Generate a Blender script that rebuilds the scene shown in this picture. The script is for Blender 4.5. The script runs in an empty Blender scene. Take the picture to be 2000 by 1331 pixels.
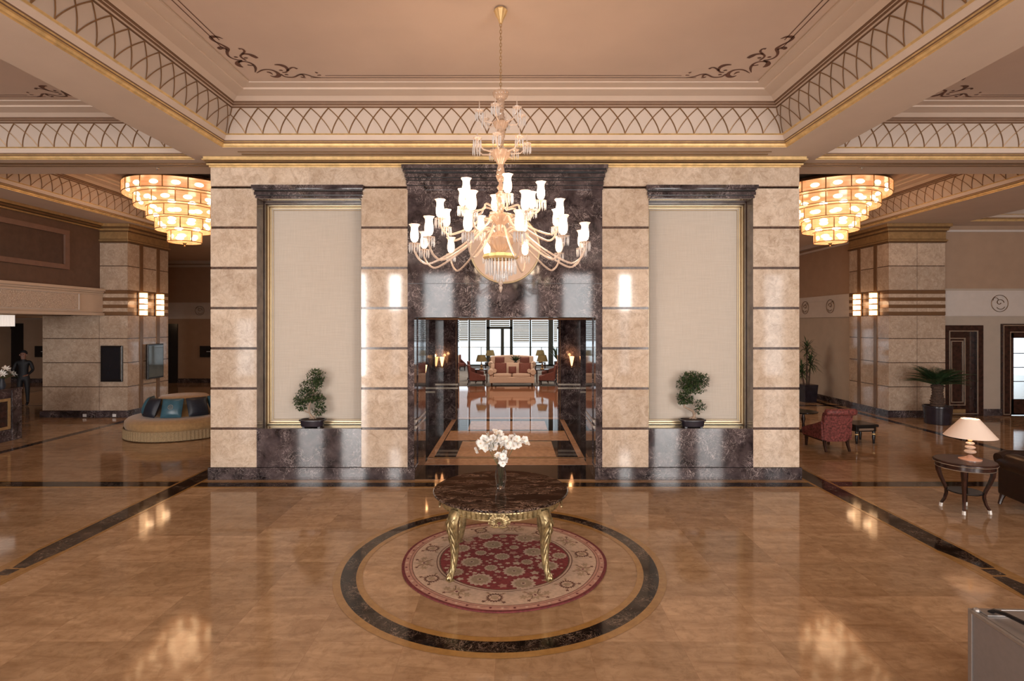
import bpy, math, random
from math import sin, cos, pi, radians, sqrt, atan2
from mathutils import Vector, Matrix

# ---------------------------------------------------------------- scene, camera, world, exposure
sc = bpy.context.scene
F = 1075.0                      # focal length in pixels of a 2000 px wide frame
CX, CZ = 0.135, 2.6             # camera x and height
cam_d = bpy.data.cameras.new('camera'); cam = bpy.data.objects.new('camera', cam_d)
sc.collection.objects.link(cam)
cam_d.sensor_fit = 'HORIZONTAL'; cam_d.sensor_width = 36.0; cam_d.lens = 36.0 * F / 2000.0
cam_d.shift_x = -0.001; cam_d.shift_y = -32.5 / 2000.0
cam_d.clip_start = 0.05; cam_d.clip_end = 200
cam.location = (CX, 0, CZ); cam.rotation_euler = (pi / 2, 0, 0)
sc.camera = cam
sc.view_settings.view_transform = 'Standard'; sc.view_settings.look = 'None'
sc.view_settings.exposure = 0.88; sc.view_settings.gamma = 1.0
sc.view_settings.use_curve_mapping = False
try:
    sc.cycles.use_denoising = True
    sc.cycles.max_bounces = 8; sc.cycles.diffuse_bounces = 4; sc.cycles.glossy_bounces = 4
    sc.cycles.transmission_bounces = 6; sc.cycles.transparent_max_bounces = 12
    sc.cycles.sample_clamp_indirect = 6.0
    sc.cycles.caustics_reflective = False; sc.cycles.caustics_refractive = False
except Exception:
    pass
W = bpy.data.worlds.new('World'); sc.world = W; W.use_nodes = True
bg = W.node_tree.nodes['Background']
bg.inputs[0].default_value = (0.80, 0.91, 1.0, 1); bg.inputs[1].default_value = 1.25

def area(name, loc, rot, sx, sy, watts, color):
    l = bpy.data.lights.new(name, 'AREA'); l.shape = 'RECTANGLE'; l.size = sx; l.size_y = sy
    l.energy = watts; l.color = color
    o = bpy.data.objects.new(name, l); sc.collection.objects.link(o)
    o.location = loc; o.rotation_euler = rot
    return o
# daylight through the tall windows of the entrance wall behind the camera
DAY = (1.0, 0.95, 0.91)
BACK_Y = -7.0
BACK_WINDOWS = [(-12.2, 0.9), (-9.2, 1.1), (-7.2, 1.1), (-5.3, 0.5), (-3.3, 1.3), (-1.25, 0.5),
                (0.95, 0.5), (3.1, 1.3), (5.3, 0.5), (7.2, 1.1), (9.2, 1.1), (12.2, 0.9)]
WIN_L = {5.3: 60.0, 3.3: 15.0, 3.1: 15.0, 1.25: 14.0, 0.95: 14.0, 7.2: 52.0, 9.2: 36.0, 12.2: 5.0}
for _x, _w in BACK_WINDOWS:
    _h, _z = (1.6, 4.05) if abs(_x) == 5.3 else (4.7, 2.55)      # outer narrow pair of lights shortened to shape the pier highlights
    area('daylight', (_x, BACK_Y + 0.02, _z), (pi / 2, 0, 0), _w, _h, WIN_L[abs(_x)] * _w * _h, DAY)

# ---------------------------------------------------------------- helpers
LOOP = []
class MB:
    def __init__(s): s.v = []; s.f = []; s.m = []
    def face(s, pts, m=0):
        b = len(s.v); s.v += [tuple(p) for p in pts]; s.f.append(tuple(range(b, b + len(pts)))); s.m.append(m); return s
    def box(s, x0, y0, z0, x1, y1, z1, m=0):
        if x0 > x1: x0, x1 = x1, x0
        if y0 > y1: y0, y1 = y1, y0
        if z0 > z1: z0, z1 = z1, z0
        b = len(s.v)
        s.v += [(x0,y0,z0),(x1,y0,z0),(x1,y1,z0),(x0,y1,z0),(x0,y0,z1),(x1,y0,z1),(x1,y1,z1),(x0,y1,z1)]
        for f in ((0,3,2,1),(4,5,6,7),(0,1,5,4),(1,2,6,5),(2,3,7,6),(3,0,4,7)):
            s.f.append(tuple(b + i for i in f)); s.m.append(m)
        return s
    def grid(s, rows, m=0, closed=False, cap=False):
        b = len(s.v); n = len(rows[0])
        for r in rows: s.v += [tuple(p) for p in r]
        for i in range(len(rows) - 1):
            for j in range(n if closed else n - 1):
                k = (j + 1) % n
                s.f.append((b+i*n+j, b+i*n+k, b+(i+1)*n+k, b+(i+1)*n+j)); s.m.append(m if not callable(m) else m(i, j))
        if cap:
            s.f.append(tuple(b + j for j in reversed(range(n)))); s.m.append(m if not callable(m) else m(0, 0))
            e = b + (len(rows) - 1) * n
            s.f.append(tuple(e + j for j in range(n))); s.m.append(m if not callable(m) else m(len(rows) - 2, 0))
        return s
    def lathe(s, prof, c=(0, 0, 0), n=24, m=0, cap=True, wob=None, ph=0):
        rows = []
        for i, (r, z) in enumerate(prof):
            row = []
            for j in range(n):
                a = 2 * pi * j / n + ph; rr = max(r, 1e-5)
                if wob: rr *= wob(a, i)
                row.append((c[0] + rr * cos(a), c[1] + rr * sin(a), c[2] + z))
            rows.append(row)
        return s.grid(rows, m, True, cap)
    def tube(s, pts, r, n=8, m=0, cap=True, flat=1.0, up=None):
        pts = [Vector(p) for p in pts]; rows = []
        rr = r if isinstance(r, (list, tuple)) else [r] * len(pts)
        ref = None
        for i, p in enumerate(pts):
            t = (pts[min(i+1, len(pts)-1)] - pts[max(i-1, 0)])
            if t.length < 1e-9: t = Vector((0, 0, 1))
            t.normalize()
            if ref is None:
                ref = Vector(up) if up else (Vector((0, 0, 1)) if abs(t.z) < 0.9 else Vector((1, 0, 0)))
            a = t.cross(ref)
            if a.length < 1e-6: a = t.orthogonal()
            a.normalize(); b_ = a.cross(t).normalized(); ref = b_
            rows.append([p + a * (rr[i] * cos(2*pi*j/n)) + b_ * (rr[i] * flat * sin(2*pi*j/n)) for j in range(n)])
        return s.grid(rows, m, True, cap)
    def ball(s, c, r, n=10, m=0, sz=1.0):
        k = max(4, n // 2)
        prof = [(r * sin(pi * i / k), -r * sz * cos(pi * i / k)) for i in range(k + 1)]
        return s.lathe(prof, c, n, m, False)
    def prism(s, poly, z0, z1, m=0):
        return s.grid([[(x, y, z0) for x, y in poly], [(x, y, z1) for x, y in poly]], m, True, True)
    def cushion(s, c, sx, sy, sz, m=0, M=None, n=8, e=0.35):
        # rounded box of half sizes (superellipsoid)
        def p(v, ex): return math.copysign(abs(v) ** ex, v)
        rows = []
        for i in range(n + 1):
            t = -pi/2 + pi * i / n; row = []
            for j in range(2 * n):
                a = 2*pi*j/(2*n)
                q = Vector((sx * p(cos(t), e) * p(cos(a), e), sy * p(cos(t), e) * p(sin(a), e), sz * p(sin(t), e)))
                if M is not None: q = M @ q
                row.append(q + Vector(c))
            rows.append(row)
        return s.grid(rows, m, True)
    def xf(s, M):
        s.v = [tuple(M @ Vector(v)) for v in s.v]; return s
    def build(s, name, mats, parent=None, smooth=True, ang=35, bevel=0, loc=None):
        me = bpy.data.meshes.new(name); me.from_pydata(s.v, [], s.f); me.validate(); 
        for x in (mats if isinstance(mats, (list, tuple)) else [mats]): me.materials.append(x)
        if len(s.m) == len(me.polygons): me.polygons.foreach_set('material_index', s.m)
        if smooth:
            me.polygons.foreach_set('use_smooth', [True] * len(me.polygons))
            me.set_sharp_from_angle(angle=radians(ang))
        me.update()
        o = bpy.data.objects.new(name, me); sc.collection.objects.link(o)
        if parent: o.parent = parent
        if loc is not None: o.location = loc
        if bevel:
            b = o.modifiers.new('bevel', 'BEVEL'); b.width = bevel; b.segments = 2; b.limit_method = 'ANGLE'
        return o

def thing(name, label, cat, loc=(0, 0, 0), rz=0, group=None):
    o = bpy.data.objects.new(name, None); sc.collection.objects.link(o); o.empty_display_size = 0.1
    o.location = loc; o.rotation_euler = (0, 0, rz)
    return tag(o, label, cat, group)
def tag(o, label, cat, group=None):
    o['label'] = label; o['category'] = cat
    if group: o['group'] = group
    return o
def struct(o, label=None):
    o['kind'] = 'structure'
    if label: o['label'] = label
    return o
def copy_tree(o, parent=None):
    c = o.copy(); sc.collection.objects.link(c)
    if parent: c.parent = parent
    for ch in [x for x in KIDS.get(o.name, [])]: copy_tree(ch, c)
    return c
KIDS = {}
def index_kids():
    KIDS.clear()
    for x in sc.objects:
        if x.parent: KIDS.setdefault(x.parent.name, []).append(x)
def clone(root, loc, rz, label, group=None):
    index_kids(); c = copy_tree(root); c.location = loc; c.rotation_euler = (0, 0, rz)
    c['label'] = label
    if group: c['group'] = group
    return c
def PX(px, y): return CX + (px - 1002.0) / F * y          # world x / z of a photo column / row at distance y
def PZ(py, y): return CZ - (py - 633.0) / F * y

# ---------------------------------------------------------------- materials
class N:
    def __init__(s, name):
        s.m = bpy.data.materials.new(name); s.m.use_nodes = True
        s.t = s.m.node_tree; s.p = s.t.nodes['Principled BSDF']; s.out = s.t.nodes['Material Output']
    def n(s, typ, **kw):
        x = s.t.nodes.new(typ)
        for k, v in kw.items():
            if k.startswith('i_'): x.inputs[k[2:].replace('_', ' ')].default_value = v
            else: setattr(x, k, v)
        return x
    def l(s, a, b): s.t.links.new(a, b); return s
    def ramp(s, fac, stops, interp='LINEAR'):
        r = s.n('ShaderNodeValToRGB'); r.color_ramp.interpolation = interp
        e = r.color_ramp.elements
        while len(e) < len(stops): e.new(0.5)
        for i, (p, c) in enumerate(stops): e[i].position = p; e[i].color = (c[0], c[1], c[2], 1)
        s.l(fac, r.inputs[0]); return r.outputs[0]
    def mix(s, fac, a, b, typ='MIX'):
        x = s.n('ShaderNodeMix', data_type='RGBA', blend_type=typ)
        for sock, v in ((x.inputs[0], fac), (x.inputs[6], a), (x.inputs[7], b)):
            if isinstance(v, (int, float)): sock.default_value = v
            elif isinstance(v, tuple): sock.default_value = (v[0], v[1], v[2], 1)
            else: s.l(v, sock)
        return x.outputs[2]
    def math(s, op, a, b=None, c=None):
        x = s.n('ShaderNodeMath', operation=op)
        for i, v in enumerate((a, b, c)):
            if v is None: continue
            if isinstance(v, (int, float)): x.inputs[i].default_value = v
            else: s.l(v, x.inputs[i])
        return x.outputs[0]
    def coord(s, k='Object', scale=None):
        c = s.n('ShaderNodeTexCoord').outputs[k]
        if scale is not None:
            mp = s.n('ShaderNodeMapping'); mp.inputs['Scale'].default_value = scale if isinstance(scale, tuple) else (scale,)*3
            s.l(c, mp.inputs[0]); c = mp.outputs[0]
        return c
    def noise(s, vec, scale, detail=4, rough=0.55, dist=0.0):
        x = s.n('ShaderNodeTexNoise'); x.inputs['Scale'].default_value = scale; x.inputs['Detail'].default_value = detail
        x.inputs['Roughness'].default_value = rough; x.inputs['Distortion'].default_value = dist
        s.l(vec, x.inputs['Vector']); return x.outputs[0]
    def bump(s, h, strength=0.3, dist=0.01):
        b = s.n('ShaderNodeBump'); b.inputs['Strength'].default_value = strength; b.inputs['Distance'].default_value = dist
        s.l(h, b.inputs['Height']); s.l(b.outputs[0], s.p.inputs['Normal'])
    def set(s, **kw):
        for k, v in kw.items():
            sock = s.p.inputs[{'rough': 'Roughness', 'metal': 'Metallic', 'col': 'Base Color', 'trans': 'Transmission Weight',
                               'ior': 'IOR', 'coat': 'Coat Weight', 'em': 'Emission Strength', 'emc': 'Emission Color',
                               'sheen': 'Sheen Weight', 'alpha': 'Alpha', 'spec': 'Specular IOR Level'}[k]]
            if isinstance(v, (int, float)): sock.default_value = v
            elif isinstance(v, tuple): sock.default_value = (v[0], v[1], v[2], 1)
            else: s.l(v, sock)
        return s

def simple(name, col, rough=0.5, metal=0.0, var=0.12, scale=6.0, **kw):
    q = N(name); c = q.noise(q.coord(), scale, 4)
    lo = tuple(x * (1 - var) for x in col); hi = tuple(min(1, x * (1 + var)) for x in col)
    q.set(col=q.ramp(c, [(0.3, lo), (0.7, hi)]), rough=rough, metal=metal, **kw)
    return q.m

def marble_cream(name, a, b, c, rough=0.06):
    q = N(name); v = q.coord()
    sep = q.n('ShaderNodeSeparateXYZ'); q.l(v, sep.inputs[0]); comb = q.n('ShaderNodeCombineXYZ')
    q.l(q.math('FLOOR', q.math('DIVIDE', sep.outputs[0], 3.28)), comb.inputs[0]); q.l(q.math('FLOOR', q.math('DIVIDE', q.math('SUBTRACT', sep.outputs[2], 0.177), 0.672)), comb.inputs[1])
    wn = q.n('ShaderNodeTexWhiteNoise'); wn.noise_dimensions = '2D'; q.l(comb.outputs[0], wn.inputs['Vector'])
    off = q.n('ShaderNodeVectorMath', operation='MULTIPLY_ADD'); q.l(wn.outputs['Color'], off.inputs[0]); off.inputs[1].default_value = (5, 5, 5); q.l(v, off.inputs[2]); v = off.outputs[0]
    n1 = q.noise(v, 1.6, 6, 0.7, 1.0); n2 = q.noise(v, 6, 7, 0.78, 0.9); n3 = q.noise(v, 2.4, 7, 0.65, 1.8); n5 = q.noise(v, 22, 5, 0.75, 0.5)
    base = q.ramp(n1, [(0.32, a), (0.66, b)])
    base = q.mix(q.ramp(n2, [(0.44, (0, 0, 0)), (0.66, (0.85,)*3)]), base, c)
    base = q.mix(q.ramp(n5, [(0.50, (0, 0, 0)), (0.75, (0.6,)*3)]), base, c)
    base = q.mix(q.ramp(n5, [(0.24, (0.6,)*3), (0.40, (0, 0, 0))]), base, (0.85, 0.74, 0.62))
    vein = q.math('ABSOLUTE', q.math('SUBTRACT', n3, 0.5))
    base = q.mix(q.ramp(vein, [(0.0, (0.45,)*3), (0.010, (0, 0, 0))]), base, (0.88, 0.79, 0.68))
    base = q.mix(1.0, base, q.ramp(wn.outputs['Value'], [(0, (0.90, 0.89, 0.88)), (1, (1.08, 1.07, 1.06))]), 'MULTIPLY')
    q.set(col=base, rough=rough)
    return q.m
def marble_dark(name, a, b, vein, vs=1.0, rough=0.07, dens=1.0):
    q = N(name); v = q.coord()
    n1 = q.noise(v, 2.2 * vs, 6, 0.65, 0.5)
    base = q.ramp(n1, [(0.35, a), (0.68, b)])
    n3 = q.noise(v, 2.6 * vs, 7, 0.6, 1.6); n4 = q.noise(v, 6.0 * vs, 5, 0.6, 2.2); mask = q.noise(v, 1.4 * vs, 3)
    va = q.math('ABSOLUTE', q.math('SUBTRACT', n3, 0.5)); vb = q.math('ABSOLUTE', q.math('SUBTRACT', n4, 0.5))
    f = q.ramp(va, [(0.0, (0.8*dens,)*3), (0.013, (0, 0, 0))])
    g = q.ramp(vb, [(0.0, (0.4*dens,)*3), (0.02, (0, 0, 0))])
    k = q.mix(q.ramp(mask, [(0.4, (0, 0, 0)), (0.6, (1, 1, 1))]), (0, 0, 0), q.mix(1.0, f, g, 'LIGHTEN'))
    q.set(col=q.mix(k, base, vein), rough=rough, spec=0.3 if 'floor' in name else 0.5)
    return q.m

M = {}
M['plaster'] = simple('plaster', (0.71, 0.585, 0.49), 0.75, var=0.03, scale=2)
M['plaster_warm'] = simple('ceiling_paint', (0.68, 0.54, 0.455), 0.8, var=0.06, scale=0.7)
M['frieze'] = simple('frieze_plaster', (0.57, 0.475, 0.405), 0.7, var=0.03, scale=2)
M['gold'] = simple('gilt_moulding', (0.80, 0.57, 0.27), 0.42, 0.45, var=0.18, scale=9)
M['gold_line'] = simple('gilt_line', (0.46, 0.30, 0.14), 0.38, 0.6, var=0.15, scale=9)
M['lattice'] = simple('gilt_lattice_bronze', (0.27, 0.155, 0.075), 0.35, 0.5, var=0.15, scale=9)
M['slat_line'] = simple('brown_ceiling_line', (0.19, 0.105, 0.06), 0.6, var=0.1)
M['bronze'] = simple('bronze_line', (0.20, 0.115, 0.055), 0.4, 0.6, var=0.1)
M['scroll'] = simple('scroll_paint', (0.13, 0.055, 0.035), 0.6, var=0.3, scale=4)
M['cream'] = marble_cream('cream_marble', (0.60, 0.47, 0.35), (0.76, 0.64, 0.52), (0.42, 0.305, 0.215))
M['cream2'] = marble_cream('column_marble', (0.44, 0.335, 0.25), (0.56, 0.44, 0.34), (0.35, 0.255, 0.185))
M['dark'] = marble_dark('emperador_marble', (0.012, 0.009, 0.011), (0.105, 0.080, 0.083), (0.60, 0.50, 0.48), 1.7, 0.06, 1.1)
M['dark_deep'] = marble_dark('dark_passage_marble', (0.014, 0.010, 0.012), (0.085, 0.062, 0.068), (0.5, 0.42, 0.42), 2.0, 0.05, 1.2)
M['inlay_dark'] = marble_dark('dark_floor_inlay', (0.004, 0.003, 0.002), (0.026, 0.014, 0.010), (0.40, 0.29, 0.22), 3.0, 0.07, 1.2)
M['inlay_gold'] = simple('golden_floor_inlay', (0.34, 0.185, 0.06), 0.12, var=0.15, scale=14)
M['inlay_tan'] = simple('tan_floor_inlay', (0.38, 0.22, 0.12), 0.1, var=0.15, scale=14)
M['groove'] = simple('brown_marble_band', (0.085, 0.05, 0.036), 0.15, var=0.5, scale=20)
M['stripe'] = simple('bronze_stripe', (0.20, 0.11, 0.055), 0.22, 0.3, var=0.1)
M['table_marble'] = marble_dark('table_top_marble', (0.010, 0.006, 0.006), (0.055, 0.024, 0.018), (0.50, 0.33, 0.24), 3.2, 0.06, 1.2)
M['table_gold'] = simple('carved_gilt', (0.33, 0.245, 0.12), 0.33, 0.65, var=0.5, scale=22)
def table_marble():
    q = N('table_top_marble'); v = q.coord('Object', (1.6, 5.5, 4)); w = q.coord('Object', (1, 1, 1))
    n1 = q.noise(v, 1.6, 7, .68, 1.2); n2 = q.noise(v, 2.1, 8, .7, 2.0); n3 = q.noise(w, 3.5, 6, .6, 2.0)
    base = q.ramp(n1, [(.38, (.006, .004, .004)), (.56, (.016, .008, .006)), (.72, (.08, .038, .028))])
    va = q.math('ABSOLUTE', q.math('SUBTRACT', n2, .5)); vb = q.math('ABSOLUTE', q.math('SUBTRACT', n3, .5))
    f = q.mix(1.0, q.ramp(va, [(0, (.9,)*3), (.022, (0, 0, 0))]), q.ramp(vb, [(0, (.6,)*3), (.010, (0, 0, 0))]), 'LIGHTEN')
    mk = q.ramp(q.noise(q.coord('Object', (1.0, 2.6, 2)), 2.3, 3, .6, .6), [(.42, (.06,)*3), (.60, (1, 1, 1))]); f = q.mix(1.0, f, mk, 'MULTIPLY')
    q.set(col=q.mix(f, base, (.55, .38, .29)), rough=.05, spec=.3); return q.m
M['table_marble'] = table_marble()
M['wall'] = simple('wall_fabric', (0.40, 0.27, 0.185), 0.8, var=0.05, scale=3)
M['wall_low'] = simple('wall_fabric_pale', (0.46, 0.38, 0.31), 0.8, var=0.05, scale=3)
M['band'] = simple('plaster_band', (0.62, 0.55, 0.50), 0.6, var=0.03)
M['wood_dark'] = simple('dark_mahogany', (0.035, 0.014, 0.010), 0.22, var=0.5, scale=9)
M['black'] = simple('black_lacquer', (0.012, 0.011, 0.012), 0.18, var=0.3)
M['silver'] = simple('silvered_trim', (0.55, 0.48, 0.40), 0.3, 0.8, var=0.1)
M['leather'] = simple('black_leather', (0.018, 0.010, 0.008), 0.28, var=0.4, scale=12)
M['white'] = simple('white_petal', (0.85, 0.83, 0.79), 0.5, var=0.05)
M['green'] = simple('dark_leaf', (0.04, 0.075, 0.03), 0.4, var=0.5, scale=20)
M['green2'] = simple('olive_leaf', (0.07, 0.105, 0.035), 0.45, var=0.5, scale=20)
M['bark'] = simple('pale_bark', (0.36, 0.27, 0.20), 0.8, var=0.3, scale=30)
M['bark_dark'] = simple('dark_bark', (0.09, 0.055, 0.04), 0.9, var=0.4, scale=30)
M['pot'] = simple('dark_glazed_pot', (0.022, 0.018, 0.026), 0.25, var=0.3)
M['soil'] = simple('soil', (0.05, 0.03, 0.02), 0.95, var=0.4, scale=40)
M['red'] = simple('red_damask', (0.20, 0.052, 0.045), 0.6, var=0.75, scale=26)
M['velvet'] = simple('tan_velvet', (0.36, 0.21, 0.085), 0.85, var=0.15, scale=14, sheen=0.3)
M['fringe'] = simple('tan_bullion_fringe', (0.34, 0.24, 0.13), 0.85, var=0.3, scale=60)
M['blue'] = simple('blue_satin', (0.045, 0.12, 0.165), 0.32, var=0.2, scale=8)
M['blue_dark'] = simple('dark_blue_velvet', (0.016, 0.02, 0.032), 0.5, var=0.2, scale=8)
M['alu'] = simple('brushed_aluminium', (0.42, 0.40, 0.39), 0.42, 0.75, var=0.05, scale=30)
M['alu_panel'] = simple('grey_case_panel', (0.23, 0.20, 0.19), 0.55, 0.2, var=0.04, scale=30)
M['cream_fab'] = simple('cream_upholstery', (0.50, 0.36, 0.28), 0.8, var=0.06, scale=30)
M['rust_fab'] = simple('rust_cushion', (0.14, 0.042, 0.032), 0.8, var=0.2, scale=30)
M['carpet'] = simple('grey_carpet', (0.22, 0.21, 0.20), 0.95, var=0.25, scale=3)
M['mirror'] = simple('beige_disc', (0.42, 0.30, 0.225), 0.35, 0.2, var=0.03)
M['niche'] = simple('grey_brown_marble', (0.17, 0.135, 0.115), 0.12, var=0.3, scale=5)
M['frame_gilt'] = simple('pale_gilt_frame', (0.80, 0.66, 0.42), 0.35, 0.6, var=0.06)
M['floor_black'] = marble_dark('black_passage_floor', (0.008, 0.006, 0.007), (0.022, 0.015, 0.014), (0.3, 0.2, 0.15), 2.0, 0.04, 0.5)
M['inlay_brown'] = simple('brown_passage_inlay', (0.40, 0.22, 0.135), 0.05, var=0.2, scale=10)
M['wood_wall'] = simple('brown_timber', (0.12, 0.065, 0.042), 0.55, var=0.12)
M['wood_frame'] = simple('timber_frame', (0.19, 0.105, 0.075), 0.5, var=0.1)
M['wood_panel'] = simple('timber_panel_dark', (0.08, 0.042, 0.028), 0.5, var=0.2)
M['band_warm'] = simple('balcony_plaster', (0.60, 0.48, 0.38), 0.6, var=0.03)
M['terrace'] = simple('terrace_stone', (0.7, 0.7, 0.68), 0.8, var=0.05)
M['slat'] = simple('blind_slat', (0.62, 0.56, 0.43), 0.6, var=0.05)
M['frame_green'] = simple('dark_window_frame', (0.035, 0.04, 0.03), 0.4, var=0.1)
M['skin'] = simple('skin', (0.35, 0.18, 0.13), 0.5, var=0.05)
M['throat'] = simple('pale_yellow_throat', (.75, .62, .45), .6)
M['dark_line'] = simple('painted_shadow_and_joint', (0.008, 0.006, 0.006), 0.2, var=0.2)  # shade in the crown recesses painted black; also the thin panel lines
M['suit'] = simple('dark_suit', (0.01, 0.01, 0.013), 0.7, var=0.1)

def fabric():
    q = N('beige_wall_fabric'); v = q.coord()
    a = q.noise(q.coord('Object', (90, 90, 3)), 1, 2); b = q.noise(q.coord('Object', (3, 3, 90)), 1, 2)
    c = q.mix(0.5, q.ramp(a, [(0.3, (0.56, 0.49, 0.41)), (0.7, (0.66, 0.585, 0.50))]), q.ramp(b, [(0.3, (0.56, 0.49, 0.41)), (0.7, (0.66, 0.585, 0.50))]))
    q.set(col=c, rough=0.85); return q.m
M['fabric'] = fabric()

def floor_mat(name, tile, a, b, c, rough=0.07, joint=(0.30, 0.17, 0.10), rip=0.0):
    q = N(name); v = q.coord()
    sep = q.n('ShaderNodeSeparateXYZ'); q.l(v, sep.inputs[0])
    fx = q.math('DIVIDE', sep.outputs[0], tile); fy = q.math('DIVIDE', sep.outputs[1], tile)
    cx = q.math('FLOOR', fx); cy = q.math('FLOOR', fy)
    comb = q.n('ShaderNodeCombineXYZ'); q.l(cx, comb.inputs[0]); q.l(cy, comb.inputs[1])
    wn = q.n('ShaderNodeTexWhiteNoise'); wn.noise_dimensions = '2D'; q.l(comb.outputs[0], wn.inputs['Vector'])
    off = q.n('ShaderNodeVectorMath', operation='MULTIPLY_ADD'); q.l(wn.outputs['Color'], off.inputs[0])
    off.inputs[1].default_value = (7, 7, 0); q.l(v, off.inputs[2])
    mp = q.n('ShaderNodeMapping'); mp.inputs['Rotation'].default_value = (0, 0, 0.6); mp.inputs['Scale'].default_value = (0.9, 3.4, 1); q.l(off.outputs[0], mp.inputs[0])
    n1 = q.noise(mp.outputs[0], 1.6, 6, 0.65, 0.8); n2 = q.noise(off.outputs[0], 9, 5, 0.7, 0.6)
    col = q.ramp(n1, [(0.3, a), (0.7, b)])
    col = q.mix(q.ramp(n2, [(0.45, (0, 0, 0)), (0.72, (0.62,)*3)]), col, c)
    tv = q.ramp(wn.outputs['Value'], [(0, (0.80, 0.79, 0.77)), (1, (1.10, 1.10, 1.10))])
    col = q.mix(1.0, col, tv, 'MULTIPLY')
    jx = q.math('ABSOLUTE', q.math('SUBTRACT', q.math('FRACT', fx), 0.5)); jy = q.math('ABSOLUTE', q.math('SUBTRACT', q.math('FRACT', fy), 0.5))
    j = q.math('GREATER_THAN', q.math('MAXIMUM', jx, jy), 0.5 - 0.0022 / tile)
    col = q.mix(q.math('MULTIPLY', j, 0.55), col, joint)
    wav = q.noise(v, 1.1, 2); wav2 = q.noise(v, 0.35, 2)
    if rip: wav = q.math('ADD', wav, q.math('MULTIPLY', q.noise(q.coord('Object', (1.0, 7.0, 1)), 1.0, 3), rip))
    q.set(col=col, rough=rough, spec=0.20 if not rip else 0.5); q.bump(wav, 0.05, 0.02)
    return q.m
M['floor'] = floor_mat('floor_marble', 0.75, (0.34, 0.205, 0.112), (0.56, 0.375, 0.225), (0.25, 0.145, 0.075))
M['floor_lounge'] = floor_mat('lounge_floor_marble', 0.6, (0.20, 0.085, 0.045), (0.28, 0.125, 0.07), (0.22, 0.10, 0.055), 0.05, (0.08, 0.04, 0.03), 0.5)

def glass(name, col=(1, 1, 1), rough=0.0, trans=1.0, em=0.0, emc=(1, .8, .6)):
    q = N(name); q.set(col=col, rough=rough, trans=trans, ior=1.45, em=em, emc=emc); return q.m
M['glass'] = glass('clear_glass')
M['pane'] = None
def pane():
    q = N('window_pane'); t = q.n('ShaderNodeBsdfTransparent'); g = q.n('ShaderNodeBsdfGlossy'); g.inputs['Roughness'].default_value = 0.02
    fr = q.n('ShaderNodeFresnel'); fr.inputs[0].default_value = 1.45; mx = q.n('ShaderNodeMixShader')
    q.l(fr.outputs[0], mx.inputs[0]); q.l(t.outputs[0], mx.inputs[1]); q.l(g.outputs[0], mx.inputs[2]); q.l(mx.outputs[0], q.out.inputs[0]); return q.m
M['pane'] = pane()
def crystal(name, col, em, emc, alpha=0.35):
    # cut crystal: clear where thin, sparkling reflections, faint emission put in for the bulbs' warmth
    q = N(name); q.set(col=col, rough=0.08, em=em, emc=emc, spec=0.9)
    t = q.n('ShaderNodeBsdfTransparent'); mx = q.n('ShaderNodeMixShader'); lw = q.n('ShaderNodeLayerWeight'); lw.inputs[0].default_value = 0.45
    f = q.math('ADD', q.math('MULTIPLY', lw.outputs['Facing'], 1 - alpha), alpha)
    q.l(f, mx.inputs[0]); q.l(t.outputs[0], mx.inputs[1]); q.l(q.p.outputs[0], mx.inputs[2]); q.l(mx.outputs[0], q.out.inputs[0]); return q.m
M['crystal'] = crystal('cut_crystal', (0.66, 0.53, 0.44), 0.03, (1.0, 0.7, 0.5), 0.36)
M['amber'] = crystal('amber_crystal', (0.50, 0.35, 0.25), 0.02, (1.0, 0.6, 0.35), 0.5)
M['crystal_clear'] = crystal('clear_prism', (0.62, 0.60, 0.60), 0.05, (1, 0.9, 0.8), 0.35)
M['vase_glass'] = crystal('vase_crystal', (0.35, 0.36, 0.38), 0.0, (1, 1, 1), 0.12)
def emis(name, col, st):
    q = N(name); q.set(col=(0.8, 0.7, 0.6), em=st, emc=col, rough=0.4); return q.m
M['shade'] = emis('frosted_shade_lit', (1.0, 0.78, 0.55), 1.8)
M['shade_rim'] = emis('etched_shade_rim', (1.0, 0.55, 0.36), 0.6)
M['bulb'] = emis('lit_bulb', (1.0, 0.74, 0.42), 6.0)
def tier_glass():
    q = N('ribbed_amber_glass'); v = q.coord()
    w = q.noise(q.coord('Object', (2.0, 2.0, 30)), 1.0, 3); c = q.ramp(w, [(0.35, (0.95, 0.27, 0.07)), (0.62, (1.0, 0.52, 0.22))])
    q.set(col=(0.7, 0.4, 0.25), rough=0.15, em=0.62, emc=c)
    t = q.n('ShaderNodeBsdfTransparent'); mx = q.n('ShaderNodeMixShader'); mx.inputs[0].default_value = 0.5
    q.l(t.outputs[0], mx.inputs[1]); q.l(q.p.outputs[0], mx.inputs[2]); q.l(mx.outputs[0], q.out.inputs[0]); return q.m
M['tier_glass'] = tier_glass()
M['sconce_glass'] = emis('sconce_glass_lit', (1.0, 0.58, 0.28), 1.7)
M['lampshade'] = emis('lit_fabric_shade', (1.0, 0.50, 0.32), 0.10)
M['flame'] = emis('flame_glass_lit', (1.0, 0.42, 0.16), 2.2)
M['screen'] = simple('dark_screen', (0.012, 0.013, 0.018), 0.12, var=0.1)
M['sign_white'] = simple('white_lettering', (0.75, 0.75, 0.75), 0.6, var=0.02)

def point(name, loc, watts, col, r, parent):
    l = bpy.data.lights.new(name, 'POINT'); l.energy = watts; l.color = col; l.shadow_soft_size = r
    o = bpy.data.objects.new(name, l); sc.collection.objects.link(o); o.location = loc; o.parent = parent; return o
WARM = (1.0, 0.62, 0.34)

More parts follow.
